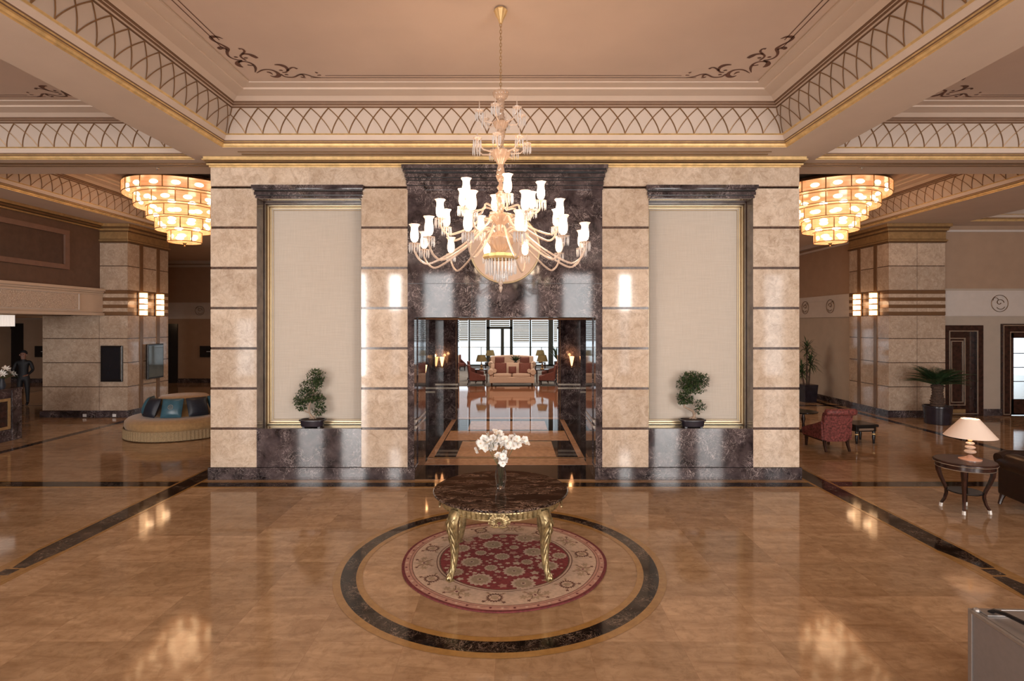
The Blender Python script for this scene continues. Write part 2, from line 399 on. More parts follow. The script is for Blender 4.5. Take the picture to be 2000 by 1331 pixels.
def slat_mat():
    q = N('blind_slat'); q.set(col=(.30, .26, .19), rough=.6); tr = q.n('ShaderNodeBsdfTranslucent'); tr.inputs[0].default_value = (.62, .55, .40, 1)
    mx = q.n('ShaderNodeMixShader'); mx.inputs[0].default_value = .14; q.l(q.p.outputs[0], mx.inputs[1]); q.l(tr.outputs[0], mx.inputs[2]); q.l(mx.outputs[0], q.out.inputs[0]); return q.m
M['slat'] = slat_mat()
# unseen fill lights added to brighten the rear hall and lounge
area('rear_hall_fill', (0, 19.5, 5.36), (0, 0, 0), 6, 3, 230, (1.0, 0.80, 0.62))
area('lounge_fill', (0, 28.0, 4.18), (0, 0, 0), 8, 4, 190, (1.0, 0.84, 0.68))
# ================================================================ STRUCTURE
SOF = 5.38                                      # underside of the ceiling beams
YF = 9.2                                        # pavilion front
# ---- floor
struct(MB().box(-22, BACK_Y, -0.1, 17, 24.3, 0.0).build('floor', M['floor'], smooth=False))
struct(MB().box(-8, 24.3, -0.1, 8, 34, 0.0).build('floor', M['floor_lounge'], smooth=False))
struct(MB().box(-6, 15.3, 0.0, 6, 24.3, 0.004).build('floor', M['floor_lounge'], smooth=False))
struct(MB().box(-25, 34, -0.12, 25, 60, -0.02).build('floor', M['terrace'], smooth=False), 'pale terrace outside the lounge windows')

def strip(name, x0, y0, x1, y1, mats, edge=0.045, e_m=1):
    """stone inlay let into the floor: dark band with a golden line on both long sides"""
    mb = MB(); h0, h1 = -0.01, 0.0025
    if abs(x1 - x0) < abs(y1 - y0):
        mb.box(x0, y0, h0, x0 + edge, y1, h1, 1); mb.box(x1 - edge, y0, h0, x1, y1, h1, 1)
        mb.box(x0 + edge, y0, h0, x1 - edge, y1, h1, 0)
    else:
        mb.box(x0, y0, h0, x1, y0 + edge, h1, 1); mb.box(x0, y1 - edge, h0, x1, y1, h1, 1)
        mb.box(x0, y0 + edge, h0, x1, y1 - edge, h1, 0)
    return struct(mb.build(name, mats, smooth=False))
TI = [0]
def tn():
    TI[0] += 1; return 'trim_%d' % TI[0]
for s in (-1, 1):
    strip(tn(), s * 4.96, BACK_Y, s * 5.35, 24.2, [M['inlay_dark'], M['inlay_gold']], s and 0.045) if s > 0 else \
        strip(tn(), -5.35, BACK_Y, -4.96, 24.2, [M['inlay_dark'], M['inlay_gold']])
    a, b = sorted((s * 10.08, s * 10.34)); strip(tn(), a, BACK_Y, b, 24.2, [M['inlay_dark'], M['inlay_tan']], 0.03)
    a, b = sorted((s * 5.35, s * 16.9)); strip(tn(), a, 8.74, b, 9.1, [M['inlay_dark'], M['inlay_gold']], 0.05)
    strip(tn(), a, 17.35, b, 17.6, [M['inlay_dark'], M['inlay_tan']], 0.02)
strip(tn(), -18.4, BACK_Y, -18.15, 24.2, [M['inlay_dark'], M['inlay_tan']], 0.02)
strip(tn(), -4.96, 8.72, 4.96, 9.06, [M['inlay_dark'], M['inlay_gold']], 0.06)
# small diamond links in the two long inlays
def link_mb(x0, x1, yc):
    mb = MB(); xm = (x0 + x1) / 2; w = (x1 - x0) / 2 - .046; h = 0.004
    mb.box(xm - w, yc - .55, -.01, xm + w, yc + .55, h, 0)
    for d in (-1, 1):
        ys_ = [yc + d * .56, yc + d * .10]; o = d * .035
        p = [(xm - w, ys_[0], h + .001), (xm + w, ys_[0], h + .001), (xm + w * .45 + o, ys_[1], h + .001), (xm - w * .45 + o, ys_[1], h + .001)]
        mb.face(p if d < 0 else p[::-1], 1)
    mb.box(xm - w * .5, yc - .07, h, xm + w * .5, yc + .07, h + .001, 1)
    return mb
for a, b in ((-5.35, -4.96), (4.96, 5.35)):
    struct(link_mb(a, b, 5.75).build(tn(), [M['inlay_gold'], M['inlay_dark']], smooth=False), 'small gold and black link motif in the long floor inlay')
# round inlay under the table
CCY = 6.015
def ring(mb, r0, r1, z, m, n=128, c=(0, CCY)):
    for j in range(n):
        a, b = 2*pi*j/n, 2*pi*(j+1)/n
        mb.face([(c[0]+r0*cos(a), c[1]+r0*sin(a), z), (c[0]+r1*cos(a), c[1]+r1*sin(a), z), (c[0]+r1*cos(b), c[1]+r1*sin(b), z), (c[0]+r0*cos(b), c[1]+r0*sin(b), z)], m)
mb = MB(); ring(mb, 1.455, 1.52, 0.003, 1); ring(mb, 1.52, 1.672, 0.003, 0); ring(mb, 1.672, 1.748, 0.003, 1)
struct(mb.build(tn(), [M['inlay_dark'], M['inlay_gold']], smooth=False), 'round dark marble ring with golden edges in the floor around the rug')

# ---- ceiling: beam soffits with coffers let into them
COFFERS = [(-4.44, 4.44, 3.3, 8.66), (-10.3, -5.24, 3.3, 9.31), (5.24, 10.3, 3.3, 9.31),
           (-10.3, -5.24, 10.2, 16.3), (5.24, 10.3, 10.2, 16.3), (12.5, 16.4, 3.3, 14.9)]
xs = sorted({-22, 17} | {c[0] for c in COFFERS} | {c[1] for c in COFFERS})
ys = sorted({BACK_Y, 24.3} | {c[2] for c in COFFERS} | {c[3] for c in COFFERS})
mb = MB()
for i in range(len(xs) - 1):
    for j in range(len(ys) - 1):
        mx, my = (xs[i] + xs[i+1]) / 2, (ys[j] + ys[j+1]) / 2
        if any(c[0] < mx < c[1] and c[2] < my < c[3] for c in COFFERS): continue
        mb.face([(xs[i], ys[j], SOF), (xs[i], ys[j+1], SOF), (xs[i+1], ys[j+1], SOF), (xs[i+1], ys[j], SOF)])
ceil = struct(mb.build('ceiling', M['plaster'], smooth=False), 'cream plaster ceiling beams')
struct(MB().box(-8, 24.3, 4.2, 8, 34, 4.3).build('ceiling', M['plaster'], smooth=False))

# profile of the coffer side: inset, height, material of the band that starts here (0 plaster 1 gold 2 bronze 3 frieze 4 paint)
PROF = [(0.0, 5.38, 1), (0.0, 5.392, 1), (0.02, 5.40, 1), (0.03, 5.425, 1), (0.055, 5.43, 2), (0.055, 5.445, 1), (0.07, 5.455, 2), (0.075, 5.47, 0),
        (0.115, 5.525, 0), (0.115, 5.535, 1), (0.135, 5.548, 1), (0.14, 5.552, 3), (0.30, 5.88, 2), (0.295, 5.892, 2), (0.31, 5.90, 0),
        (0.335, 5.905, 2), (0.335, 5.925, 2), (0.345, 5.93, 0), (0.36, 5.932, 2), (0.365, 5.95, 2), (0.378, 5.955, 0), (0.46, 6.0, 0), (0.644, 6.02, 0), (0.644, 6.045, 0),
        (0.80, 6.05, 0), (0.80, 6.075, 0), (0.83, 6.075, 0), (0.83, 6.06, 4)]
def coffer(x0, x1, y0, y1, simple_=False):
    mb = MB()
    def rc(s): return [(x0+s, y0+s), (x1-s, y0+s), (x1-s, y1-s), (x0+s, y1-s)]
    P = PROF
    for i in range(len(P) - 1):
        a, b = rc(P[i][0]), rc(P[i+1][0])
        for k in range(4):
            l = (k + 1) % 4
            mb.face([(*a[l], P[i][1]), (*a[k], P[i][1]), (*b[k], P[i+1][1]), (*b[l], P[i+1][1])], P[i][2])
    e = rc(P[-1][0]); mb.face([(*e[k], P[-1][1]) for k in (0, 3, 2, 1)], 4)
    zc = P[-1][1]
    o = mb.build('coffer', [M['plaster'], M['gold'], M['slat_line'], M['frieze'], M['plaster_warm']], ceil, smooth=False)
    if simple_: return o
    # interlaced gilt arches on the sloping frieze
    lat = MB(); A, B = (0.14, 5.552), (0.30, 5.88)
    nrm = Vector((0.328, -0.16)).normalized()
    cor = rc(0); thm = radians(50)
    for k in range(4):
        p, q = Vector(cor[k]), Vector(cor[(k+1) % 4]); d = (q - p); L = d.length; d.normalize(); inn = Vector((-d.y, d.x))
        u0 = A[0] + 0.03; n = max(1, round((L - 2 * u0) / 0.268)); st = (L - 2 * u0) / n
        def pt(u, v):
            s_ = A[0] + (B[0] - A[0]) * v; z = A[1] + (B[1] - A[1]) * v
            # squeeze the ends so that strands stay between the mitres
            e_ = min(max(u, s_ + .005), L - s_ - .005)
            w = p + d * e_ + inn * (s_ + nrm.x * 0.006)
            return Vector((w.x, w.y, z + nrm.y * 0.006))
        for i in range(n + 1):
            for sg in (-1, 1):
                if not (0 <= i + sg <= n): continue
                pts = []
                for t in range(9):
                    v_ = t / 8
                    pts.append(pt(u0 + st * (i + sg * (1 - (.46 * v_ + .54 * v_ * v_))), v_))
                lat.tube(pts, 0.0085, 4, 0, False, up=(inn.x * nrm.x, inn.y * nrm.x, nrm.y), flat=0.6)
    lat.build('gilt_lattice', M['lattice'], o, smooth=False)
    # painted lines and corner scrolls on the flat field
    pl = MB(); z = zc - 0.003
    def line(pa, pb, w=0.012):
        a_, b_ = Vector(pa), Vector(pb); d = (b_ - a_).normalized(); nn = Vector((-d.y, d.x)) * w / 2
        pl.face([(*(a_ + nn), z), (*(b_ + nn), z), (*(b_ - nn), z), (*(a_ - nn), z)][::-1 if True else 1])
    for s_, g in ((0.935, .80), (1.0, .96)):
        c = rc(s_)
        for k in range(4):
            a_, b_ = Vector(c[k]), Vector(c[(k+1) % 4]); d = (b_ - a_).normalized() * g
            if (b_ - a_).length > 2 * g + .2: line(a_ + d, b_ - d)
    for k, (sx, sy) in enumerate(((1, -1), (-1, -1), (1, 1), (-1, 1))):
        ox, oy = (x0 if sx > 0 else x1), (y1 if sy < 0 else y0)
        for st_ in SCROLLS:
            pts = [(ox + sx * px_, oy + sy * py_, w_) for px_, py_, w_ in st_]
            L_, R_ = [], []
            for i, (a_, b_, w_) in enumerate(pts):
                q0, q1 = pts[max(i-1, 0)], pts[min(i+1, len(pts)-1)]
                dx, dy = q1[0]-q0[0], q1[1]-q0[1]; dl = math.hypot(dx, dy) or 1
                L_.append((a_ - dy/dl*w_, b_ + dx/dl*w_, z)); R_.append((a_ + dy/dl*w_, b_ - dx/dl*w_, z))
            for i in range(len(pts) - 1): pl.face([L_[i], L_[i+1], R_[i+1], R_[i]])
    pl.build('painted_scroll', M['scroll'], o, smooth=False)
    return o
# brush strokes of a corner scroll; coordinates relative to the coffer corner, measured in the left corner of the middle coffer
_RAW = [
 [(275,118,1),(180,85,5),(100,85,6),(85,110,4),(130,150,3),(220,190,3),(310,235,4),(355,270,5),(330,320,4),(345,370,3),(400,410,3),(480,435,3),(560,445,3)],
 [(330,285,3),(290,255,3),(240,240,3),(200,255,4),(225,278,3),(265,262,2)],
 [(560,445,3),(490,465,5),(490,500,8),(525,530,7),(575,545,2)],
 [(500,468,3),(580,458,3),(660,470,3),(730,505,4),(768,560,4),(755,625,1)],
 [(640,510,3),(690,520,3),(735,520,2)],
 [(620,445,3),(560,410,3),(530,375,3),(560,348,3),(620,345,4),(680,355,6),(730,378,8),(790,410,5)],
 [(555,350,3),(600,315,3),(585,285,3),(550,268,3),(505,268,4)],
 [(440,395,2),(470,392,5),(500,400,1)], [(590,410,2),(620,405,5),(650,405,1)],
 [(780,635,1),(850,590,3),(930,578,3),(1020,590,4),(1090,625,5),(1120,665,7),(1090,690,7),(1040,692,5),(980,670,1)],
 [(930,620,2),(970,620,5),(1020,655,1)],
 [(1045,510,2),(1100,508,5),(1170,520,8),(1225,550,5),(1245,590,3),(1225,625,3),(1165,625,3)],
 [(1245,600,3),(1280,560,3),(1330,545,3),(1390,572,4)], [(1120,595,2),(1145,590,5),(1170,605,1)],
 [(1140,650,3),(1200,690,3),(1280,700,3),(1350,695,3),(1400,665,3),(1460,645,3),(1540,660,3),(1620,690,3),(1740,705,2)],
 [(1440,690,2),(1470,700,4),(1515,705,2)], [(1430,655,3),(1470,660,4),(1495,685,3),(1480,690,1)], [(1200,658,2),(1235,655,5),(1255,665,1)],
 [(1655,618,2),(1695,635,4)], [(1690,668,2),(1745,665,3)],
]
SCROLLS = []
def _mid(a, b): return tuple((x + y) / 2 for x, y in zip(a, b))
for st in _RAW:
    out = []
    for px_, py_, w_ in st:
        X, Y = 400 + px_ / 7.69, 60 + py_ / 7.69
        y_ = (6.06 - CZ) * F / (633 - Y); x_ = CX + (X - 1002) / F * y_
        out.append((x_ + 4.44, 8.66 - y_, w_ * 0.0046))
    for _ in range(2):                          # round the corners
        o2 = [out[0]]
        for i in range(len(out) - 1):
            a, b = out[i], out[i+1]
            o2 += [tuple(.75*p + .25*q for p, q in zip(a, b)), tuple(.25*p + .75*q for p, q in zip(a, b))]
        o2.append(out[-1]); out = o2
    SCROLLS.append(out)
for i, c in enumerate(COFFERS): coffer(*c, simple_=(i == 5))
# slots in the soffits
struct(MB().box(-4.3, 8.86, SOF - .012, 4.3, 8.875, SOF + .01).box(-4.3, 8.99, SOF - .012, 4.3, 9.02, SOF + .01).build(tn(), M['bronze'], smooth=False))
for a, b in ((-10.6, -5.0), (5.0, 10.6)):
    struct(MB().box(a, 9.50, SOF - .012, b, 9.55, SOF + .01).box(a, 9.66, SOF - .012, b, 9.68, SOF + .01).build(tn(), M['bronze'], smooth=False))

# ---- pavilion wall in the middle
ZL = [0.202, 0.849, 1.520, 2.191, 2.864, 3.535, 4.211, 4.885]        # heights of the dark bands
P0, P1, P2, P3 = 1.625, 2.40, 4.15, 4.92
pav = MB()
def blocks(mb, x0, x1, y0, y1, zs, gap=0.02, rec=0.006, m=0, g=1, zend=None):
    for i in range(len(zs) - 1):
        lo = zs[i] + (gap if i else 0); hi = zs[i+1] - gap
        mb.box(x0, y0, lo, x1, y1, hi, m)
    mb.box(x0 + rec, y0 + rec, zs[0], x1 - rec, y1 - rec, zs[-1], g)
for s in (-1, 1):
    a, b = sorted((s * P0, s * P1)); blocks(pav, a, b, YF, YF + 1.1, ZL)
    a, b = sorted((s * P2, s * P3)); blocks(pav, a, b, YF, YF + 1.1, ZL)
pav.box(-P3, YF, ZL[-1] + .02, P3, YF + 1.1, SOF - .002, 0)
pav.box(-P3 + .006, YF + .006, ZL[-1] - .03, P3 - .006, YF + 1.09, ZL[-1] + .03, 1)
# side walls and back of the block
for s in (-1, 1):
    a, b = sorted((s * (P3 - .004), s * (P3 - .3))); blocks(pav, a, b, YF + 1.1, 15.3, ZL)
    pav.box(a, YF + 1.1, ZL[-1] + .02, b, 15.3, SOF - .002, 0)
    a, b = sorted((s * P2, s * P1))
    pav.box(a, YF + 0.62, ZL[1], b, YF + 1.1, SOF - .01, 0)
    a, b = sorted((s * 1.39, s * (P3 - .004)))
    pav.box(a, 15.0, 0, b, 15.3, SOF - .002, 0)
pav.box(-1.39, 15.0, 2.73, 1.39, 15.3, SOF - .002, 0)
wallc = struct(pav.build('wall_front', [M['cream'], M['groove']], smooth=False, bevel=0), 'cream marble pavilion wall with dark horizontal bands')
# centre bay: dark marble panel, crown, jambs
cb = MB()
cb.box(-P0, YF - .012, 2.71, P0, YF + 1.1, 4.86, 0)
cb.box(-P0, YF - .012, 0, -1.515, YF + 1.1, 2.71, 0); cb.box(P0, YF - .012, 0, 1.515, YF + 1.1, 2.71, 0)
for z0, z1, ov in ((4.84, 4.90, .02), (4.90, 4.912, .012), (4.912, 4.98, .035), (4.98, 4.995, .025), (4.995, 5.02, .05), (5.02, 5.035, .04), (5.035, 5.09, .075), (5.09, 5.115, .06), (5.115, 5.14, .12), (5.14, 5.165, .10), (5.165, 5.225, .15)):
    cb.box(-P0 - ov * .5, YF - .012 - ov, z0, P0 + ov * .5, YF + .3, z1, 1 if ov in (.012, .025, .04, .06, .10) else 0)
for x in (-.55, .55): cb.box(x - .004, YF - .0135, 2.72, x + .004, YF, 3.3, 1)
cb.box(-P0, YF - .0135, 3.27, P0, YF, 3.278, 1)
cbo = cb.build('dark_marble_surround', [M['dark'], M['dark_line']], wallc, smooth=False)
# base plinth
bm = MB()
for s in (-1, 1):
    a, b = sorted((s * 1.50, s * (P3 + .03))); bm.box(a, YF - .035, 0, b, YF + .3, ZL[0], 0)
    bm.box(a, YF - .042, ZL[0] - .02, b, YF, ZL[0], 0)
    a, b = sorted((s * (P3 + .03), s * (P3 - .2))); bm.box(a, YF + .3, 0, b, 15.3, ZL[0], 0)
struct(bm.build('baseboard_front', M['dark'], smooth=False, bevel=.004))
# gilt cornice along the top
def cornice(mb, x0, x1, y0, y1, prof, m0=0):
    for z0, z1, ov, m in prof:
        mb.box(x0 - ov, y0 - ov, z0, x1 + ov, y1, z1, m)
cr = MB(); cornice(cr, -P3, P3, YF, 15.3, ((5.215, 5.245, .02, 0), (5.245, 5.275, .05, 0), (5.275, 5.29, .03, 1), (5.29, 5.318, .07, 1), (5.318, 5.338, .10, 0), (5.338, SOF - .001, .085, 0)))
cr.build('gilt_cornice', [M['gold'], M['bronze']], wallc, smooth=False, bevel=.006)

# niches
for s in (-1, 1):
    a, b = sorted((s * P1, s * P2)); D = 0.42
    mb = MB()                                       # ledge block
    mb.box(a, YF - .002, ZL[0], b, YF + D + .2, ZL[1] - .008, 0); mb.box(a, YF - .008, ZL[1] - .008, b, YF + D + .2, ZL[1], 0)
    mb.build('niche_ledge', M['dark'], wallc, smooth=False)
    mb = MB()                                       # reveals: brown marble, then a stepped dark frame
    for x, d in ((a, 1), (b, -1)):
        mb.box(x, YF + .004, ZL[1], x + d * .004, YF + D + .2, 4.70, 0)
        mb.box(x, YF + .24, ZL[1], x + d * .012, YF + .262, 4.70, 2); mb.box(x, YF + .262, ZL[1], x + d * .022, YF + .30, 4.70, 0)
        mb.box(x, YF + .30, ZL[1], x + d * .016, YF + .318, 4.70, 2); mb.box(x, YF + .318, ZL[1], x + d * .028, YF + .35, 4.70, 1)
    mb.box(a + .03, YF + .004, 4.69, b - .03, YF + D + .2, 4.72, 0)
    mb.box(a + .03, YF + .20, 4.675, b - .03, YF + .24, 4.69, 2); mb.box(a + .03, YF + .24, 4.66, b - .03, YF + .30, 4.69, 0); mb.box(a + .03, YF + .30, 4.65, b - .03, YF + .33, 4.69, 2)
    mb.build('niche_reveal', [M['niche'], M['bronze'], M['wood_dark']], wallc, smooth=False)
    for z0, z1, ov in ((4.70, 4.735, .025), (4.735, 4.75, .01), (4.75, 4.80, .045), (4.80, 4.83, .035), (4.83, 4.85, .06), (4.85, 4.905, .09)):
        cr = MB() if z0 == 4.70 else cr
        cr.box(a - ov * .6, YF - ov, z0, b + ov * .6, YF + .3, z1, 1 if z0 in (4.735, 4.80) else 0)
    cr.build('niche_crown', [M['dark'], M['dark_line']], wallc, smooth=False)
    mb = MB()
    mb.box(a + .01, YF + D - .02, ZL[1] + .01, b - .01, YF + D + .01, 4.67, 0)
    mb.build('fabric_panel', M['fabric'], wallc, smooth=False)
    fr = MB()                                       # gilt frame in steps
    for o_, w_, y_, m_ in ((.028, .020, YF + .34, 0), (.048, .008, YF + .37, 1), (.056, .022, YF + D - .04, 0), (.098, .008, YF + D - .026, 0), (.106, .006, YF + D - .024, 1)):
        x0, x1, z0, z1 = a + o_, b - o_, ZL[1] + o_ - .02, 4.685 - o_
        yb = YF + D
        fr.box(x0, y_, z0 + w_, x0 + w_, yb, z1 - w_, m_); fr.box(x1 - w_, y_, z0 + w_, x1, yb, z1 - w_, m_)
        fr.box(x0, y_, z0, x1, yb, z0 + w_, m_); fr.box(x0, y_, z1 - w_, x1, yb, z1, m_)
    fr.build('gilt_frame', [M['frame_gilt'] if 'frame_gilt' in M else M['gold'], M['bronze']], wallc, smooth=False, bevel=.004)

# ---- passage through the pavilion
ps = MB()
for s in (-1, 1):
    a, b = sorted((s * 1.5, s * 2.1)); ps.box(a, YF + .3, 0, b, 10.3, 2.75, 0)       # first jamb
    a, b = sorted((s * 2.05, s * 2.3)); ps.box(a, 10.3, 0, b, 14.1, 2.75, 0)
    a, b = sorted((s * 1.86, s * 2.3)); ps.box(a, 14.1, 0, b, 15.0, 2.75, 0)
    a, b = sorted((s * 1.36, s * 1.9)); ps.box(a, 14.95, 0, b, 15.31, 2.75, 0)
    for yy, x in ((14.095, 1.86), (14.945, 1.36)):                                   # pale double lines
        for z in (.83, .93):
            a, b = sorted((s * x, s * (2.05 if x > 1.8 else 1.86))); ps.box(a, yy - .006, z, b, yy + .02, z + .045, 1)
    for z in (.83, .93):
        a, b = sorted((s * 1.494, s * 1.52)); ps.box(a, YF + .1, z, b, 10.29, z + .045, 1)
    a, b = sorted((s * 1.494, s * 1.51))
    for x in (1.41,): ps.box(s * x - .01, 14.94, 0, s * x + .01, 14.96, 2.7, 2)
    # bronze door panel in the side of the vestibule
    a, b = sorted((s * 2.045, s * 2.06)); ps.box(a, 12.6, .1, b, 13.9, 2.1, 3)
ps.box(-2.3, YF + .3, 2.71, 2.3, 15.0, 2.80, 4)
pas = struct(ps.build('wall_passage', [M['dark_deep'], M['silver'], M['stripe'], M['black'], M['plaster_warm']], smooth=False), 'dark polished marble passage through the pavilion')
for yy in (11.6, 13.2):  # spots added to brighten the passage, without fixtures
    l_ = bpy.data.lights.new('passage_fill', 'SPOT'); l_.energy = 60; l_.color = (1, .74, .48); l_.shadow_soft_size = .04; l_.spot_size = 2.3; l_.spot_blend = .6
    lo = bpy.data.objects.new('passage_fill', l_); sc.collection.objects.link(lo); lo.location = (0, yy, 2.69)
fl = MB(); z = .002
fl.box(-2.05, YF + .0, -.01, 2.05, 15.3, z, 0)
fl.box(-1.5, 10.12, z, 1.5, 10.62, z + .002, 1); fl.box(-1.5, 10.66, z, 1.5, 10.70, z + .002, 2)
for s in (-1, 1):
    a, b = sorted((s * 1.40, s * 1.52)); fl.box(a, 10.62, z, b, 15.2, z + .002, 1)
fl.box(-.98, 10.75, z, .98, 12.1, z + .002, 1); fl.box(-.98, 12.1, z, .98, 12.16, z + .003, 2)
fl.box(-1.38, 12.25, z, 1.38, 13.3, z + .0022, 1); fl.box(-1.38, 13.3, z, 1.38, 13.36, z + .003, 2)
fl.box(-.98, 13.5, z, .98, 14.7, z + .002, 1); fl.box(-1.38, 15.0, z, 1.38, 15.3, z + .002, 1)
struct(fl.build('floor', [M['floor_black'] if 'floor_black' in M else M['inlay_dark'], M['inlay_brown'] if 'inlay_brown' in M else M['inlay_tan'], M['inlay_gold']], smooth=False), 'black marble passage floor with brown borders')

# ---- outer walls
NW = ['wall_back']
def wallbox(name, *a, mats=None, label=None): return struct(MB().box(*a).build(name, mats or M['wall'], smooth=False), label)
def band_mb(mb, x0, x1, y, d=-1, z0=2.82, z1=3.54):
    """stepped plaster band on a wall facing -y"""
    mb.box(x0, y - .03, z0, x1, y, z1, 0)
    for z in (z0 + .02, z1 - .05): mb.box(x0, y - .055, z, x1, y, z + .03, 0)
    for k in range(3): mb.box(x0, y - .04, z0 + .17 + .15 * k, x1, y, z0 + .195 + .15 * k, 0)
def medallion(parent, x, y, z, r=.14, along='x'):
    mb = MB(); pts = []
    def P(a, b): return (x + a, y, z + b) if along == 'x' else (x, y + a, z + b)
    mb.tube([P(r*cos(2*pi*k/32), r*sin(2*pi*k/32)) for k in range(33)], .008, 6)
    mb.tube([P(r*.5*cos(t)*(1 - t/8) + .0, r*.1 + r*.45*sin(t)*(1 - t/8)) for t in [k*.4 for k in range(16)]], .009, 5)
    mb.tube([P(-r*.5 + r*.3*cos(t), r*.45 + r*.25*sin(t)) for t in [k*.5 for k in range(8)]], .007, 5)
    mb.tube([P(r*.1 + r*.5*cos(t), -r*.3 + r*.4*sin(t)) for t in [3.6 + k*.3 for k in range(9)]], .008, 5)
    return mb.build('medallion', M['bronze'], parent)
# back walls
for x0, x1 in ((-22, -6), (6, 10.65)):
    w = wallbox('wall_back', x0, 24.3, 0, x1, 24.6, SOF)
    b = MB(); band_mb(b, x0, x1, 24.3); b.box(x0, 24.24, 5.1, x1, 24.3, 5.2, 0); b.box(x0, 24.2, 5.25, x1, 24.3, SOF, 0)
    b.build('plaster_band', M['band'], w, smooth=False)
    struct(MB().box(x0, 24.26, 0, x1, 24.3, .19).build('baseboard_back', M['dark_deep'], smooth=False))
    if x0 < -20:
        medallion(w, PX(389, 24.2), 24.24, PZ(607, 24.2), .2)
        g = MB()
        for k in range(4): g.box(-18.6, 24.285, .9 + .62 * k, -15.5, 24.3, .93 + .62 * k)
        g.box(-17.2, 24.28, 0, -17.0, 24.3, 2.8); g.build('wall_groove', M['groove'], w, smooth=False)
struct(MB().box(-6, 24.0, 2.95, 6, 24.6, SOF).build('wall_lintel', M['wall'], smooth=False))
# lounge
for s in (-1, 1):
    a, b = sorted((s * 8, s * 8.3)); wallbox('wall_left' if s < 0 else 'wall_right', a, 24.3, 0, b, 34, 4.3)
    a, b = sorted((s * 6, s * 8.3)); wallbox('wall_back', a, 24.3, 0, b, 24.6, SOF) if s > 0 else None
# right rear wall
w = struct(MB().box(10.65, 17.1, 3.2, 11.0, 24.6, SOF, 0).box(10.65, 17.1, 0, 11.0, 24.6, 3.2, 1).build('wall_right', [M['wall'], M['wall_low']], smooth=False), 'tan fabric wall behind the right column with plaster band')
b = MB(); b.box(10.61, 17.1, 2.82, 10.66, 24.3, 3.54)
for k in range(4): b.box(10.60, 17.1, 2.88 + .16*k, 10.66, 24.3, 2.905 + .16*k)
b.box(10.58, 17.1, 5.1, 10.66, 24.3, 5.16); b.box(10.52, 17.1, 5.25, 10.66, 24.3, SOF - .002)
b.build('plaster_band', M['band'], w, smooth=False)
for px_ in (1573, 1622):
    y_ = (10.6 - CX) * F / (px_ - 1002); medallion(w, 10.59, y_, 3.18, .22, 'y')
struct(MB().box(10.60, 17.1, 0, 10.66, 24.3, .19).build('baseboard_right', M['dark'], smooth=False))
# wall with the two doors, right
w = struct(MB().box(12.2, 15.6, 3.6, 17, 15.9, SOF, 0).box(12.2, 15.6, 2.54, 17, 15.9, 3.6, 1).box(13.42, 15.6, 0, 13.95, 15.9, 2.54, 1).box(12.1, 15.6, 0, 12.2, 15.9, 2.54, 1)
   .build('wall_right', [M['wall'], M['wall_low']], smooth=False), 'tan wall with the two dark doors')
b = MB(); band_mb(b, 12.15, 17, 15.6); b.box(12.15, 15.55, 5.2, 17, 15.6, 5.26); b.build('plaster_band', M['band'], w, smooth=False)
medallion(w, PX(1956, 15.5), 15.55, PZ(593, 15.55), .235)
struct(MB().box(13.42, 15.56, 0, 13.95, 15.62, .19).build('baseboard_right', M['dark'], smooth=False))
wallbox('wall_right', 17, BACK_Y, 0, 17.3, 15.9, SOF)
wallbox('wall_left', -22.3, BACK_Y, 0, -22, 24.6, SOF)
# entrance wall behind the camera with its tall windows
b = MB(); ed = [-22.0]
for x, w_ in BACK_WINDOWS: ed += [x - w_/2, x + w_/2]
ed.append(17.0)
for i in range(0, len(ed), 2): b.box(ed[i], BACK_Y - .3, 0, ed[i+1], BACK_Y, SOF)
for x, w_ in BACK_WINDOWS: b.box(x - w_/2, BACK_Y - .3, 4.9, x + w_/2, BACK_Y, SOF); b.box(x - w_/2, BACK_Y - .3, 0, x + w_/2, BACK_Y, .2)
struct(b.build('wall_entrance', M['wall'], smooth=False))
for i, (x, w_) in enumerate(BACK_WINDOWS):
    b = MB()
    for z in (.2, 1.9, 3.4, 4.86): b.box(x - w_/2, BACK_Y - .2, z, x + w_/2, BACK_Y - .1, z + .04)
    for xx in (x - w_/2, x + w_/2 - .04): b.box(xx, BACK_Y - .2, .2, xx + .04, BACK_Y - .1, 4.9)
    struct(b.build('window_%d' % (i + 1), M['frame_green'], smooth=False))
# left: upper wood wall above the balcony front
w = MB(); w.box(-11.65, BACK_Y, 2.83, -11.35, 15.3, SOF, 0)
w.box(-11.34, BACK_Y, 5.20, -11.29, 15.3, 5.24, 2); w.box(-11.34, BACK_Y, 5.25, -11.22, 15.3, 5.30, 3); w.box(-11.34, BACK_Y, 5.31, -11.17, 15.3, SOF - .002, 2)
wl = struct(w.build('wall_left', [M['wood_wall'] if 'wood_wall' in M else M['stripe'], M['wood_dark'], M['gold_line'], M['bronze']], smooth=False), 'brown timber panelling above the balcony front')
w = MB()
for y0_, y1_ in ((-2.0, 6.0), (6.4, 14.2)):
    w.box(-11.352, y0_, 4.0, -11.30, y1_, 4.12); w.box(-11.352, y0_, 4.88, -11.30, y1_, 5.0); w.box(-11.352, y1_ - .14, 4.12, -11.30, y1_, 4.88); w.box(-11.352, y0_, 4.12, -11.30, y0_ + .14, 4.88)
w.build('panel_frame', M['wood_frame'] if 'wood_frame' in M else M['stripe'], wl, smooth=False)
w = MB()
for y0_, y1_ in ((-2.0, 6.0), (6.4, 14.2)):
    w.box(-11.352, y0_ + .1, 4.1, -11.345, y1_ - .1, 4.9)
w.build('recessed_panel', M['wood_panel'] if 'wood_panel' in M else M['wood_dark'], wl, smooth=False)
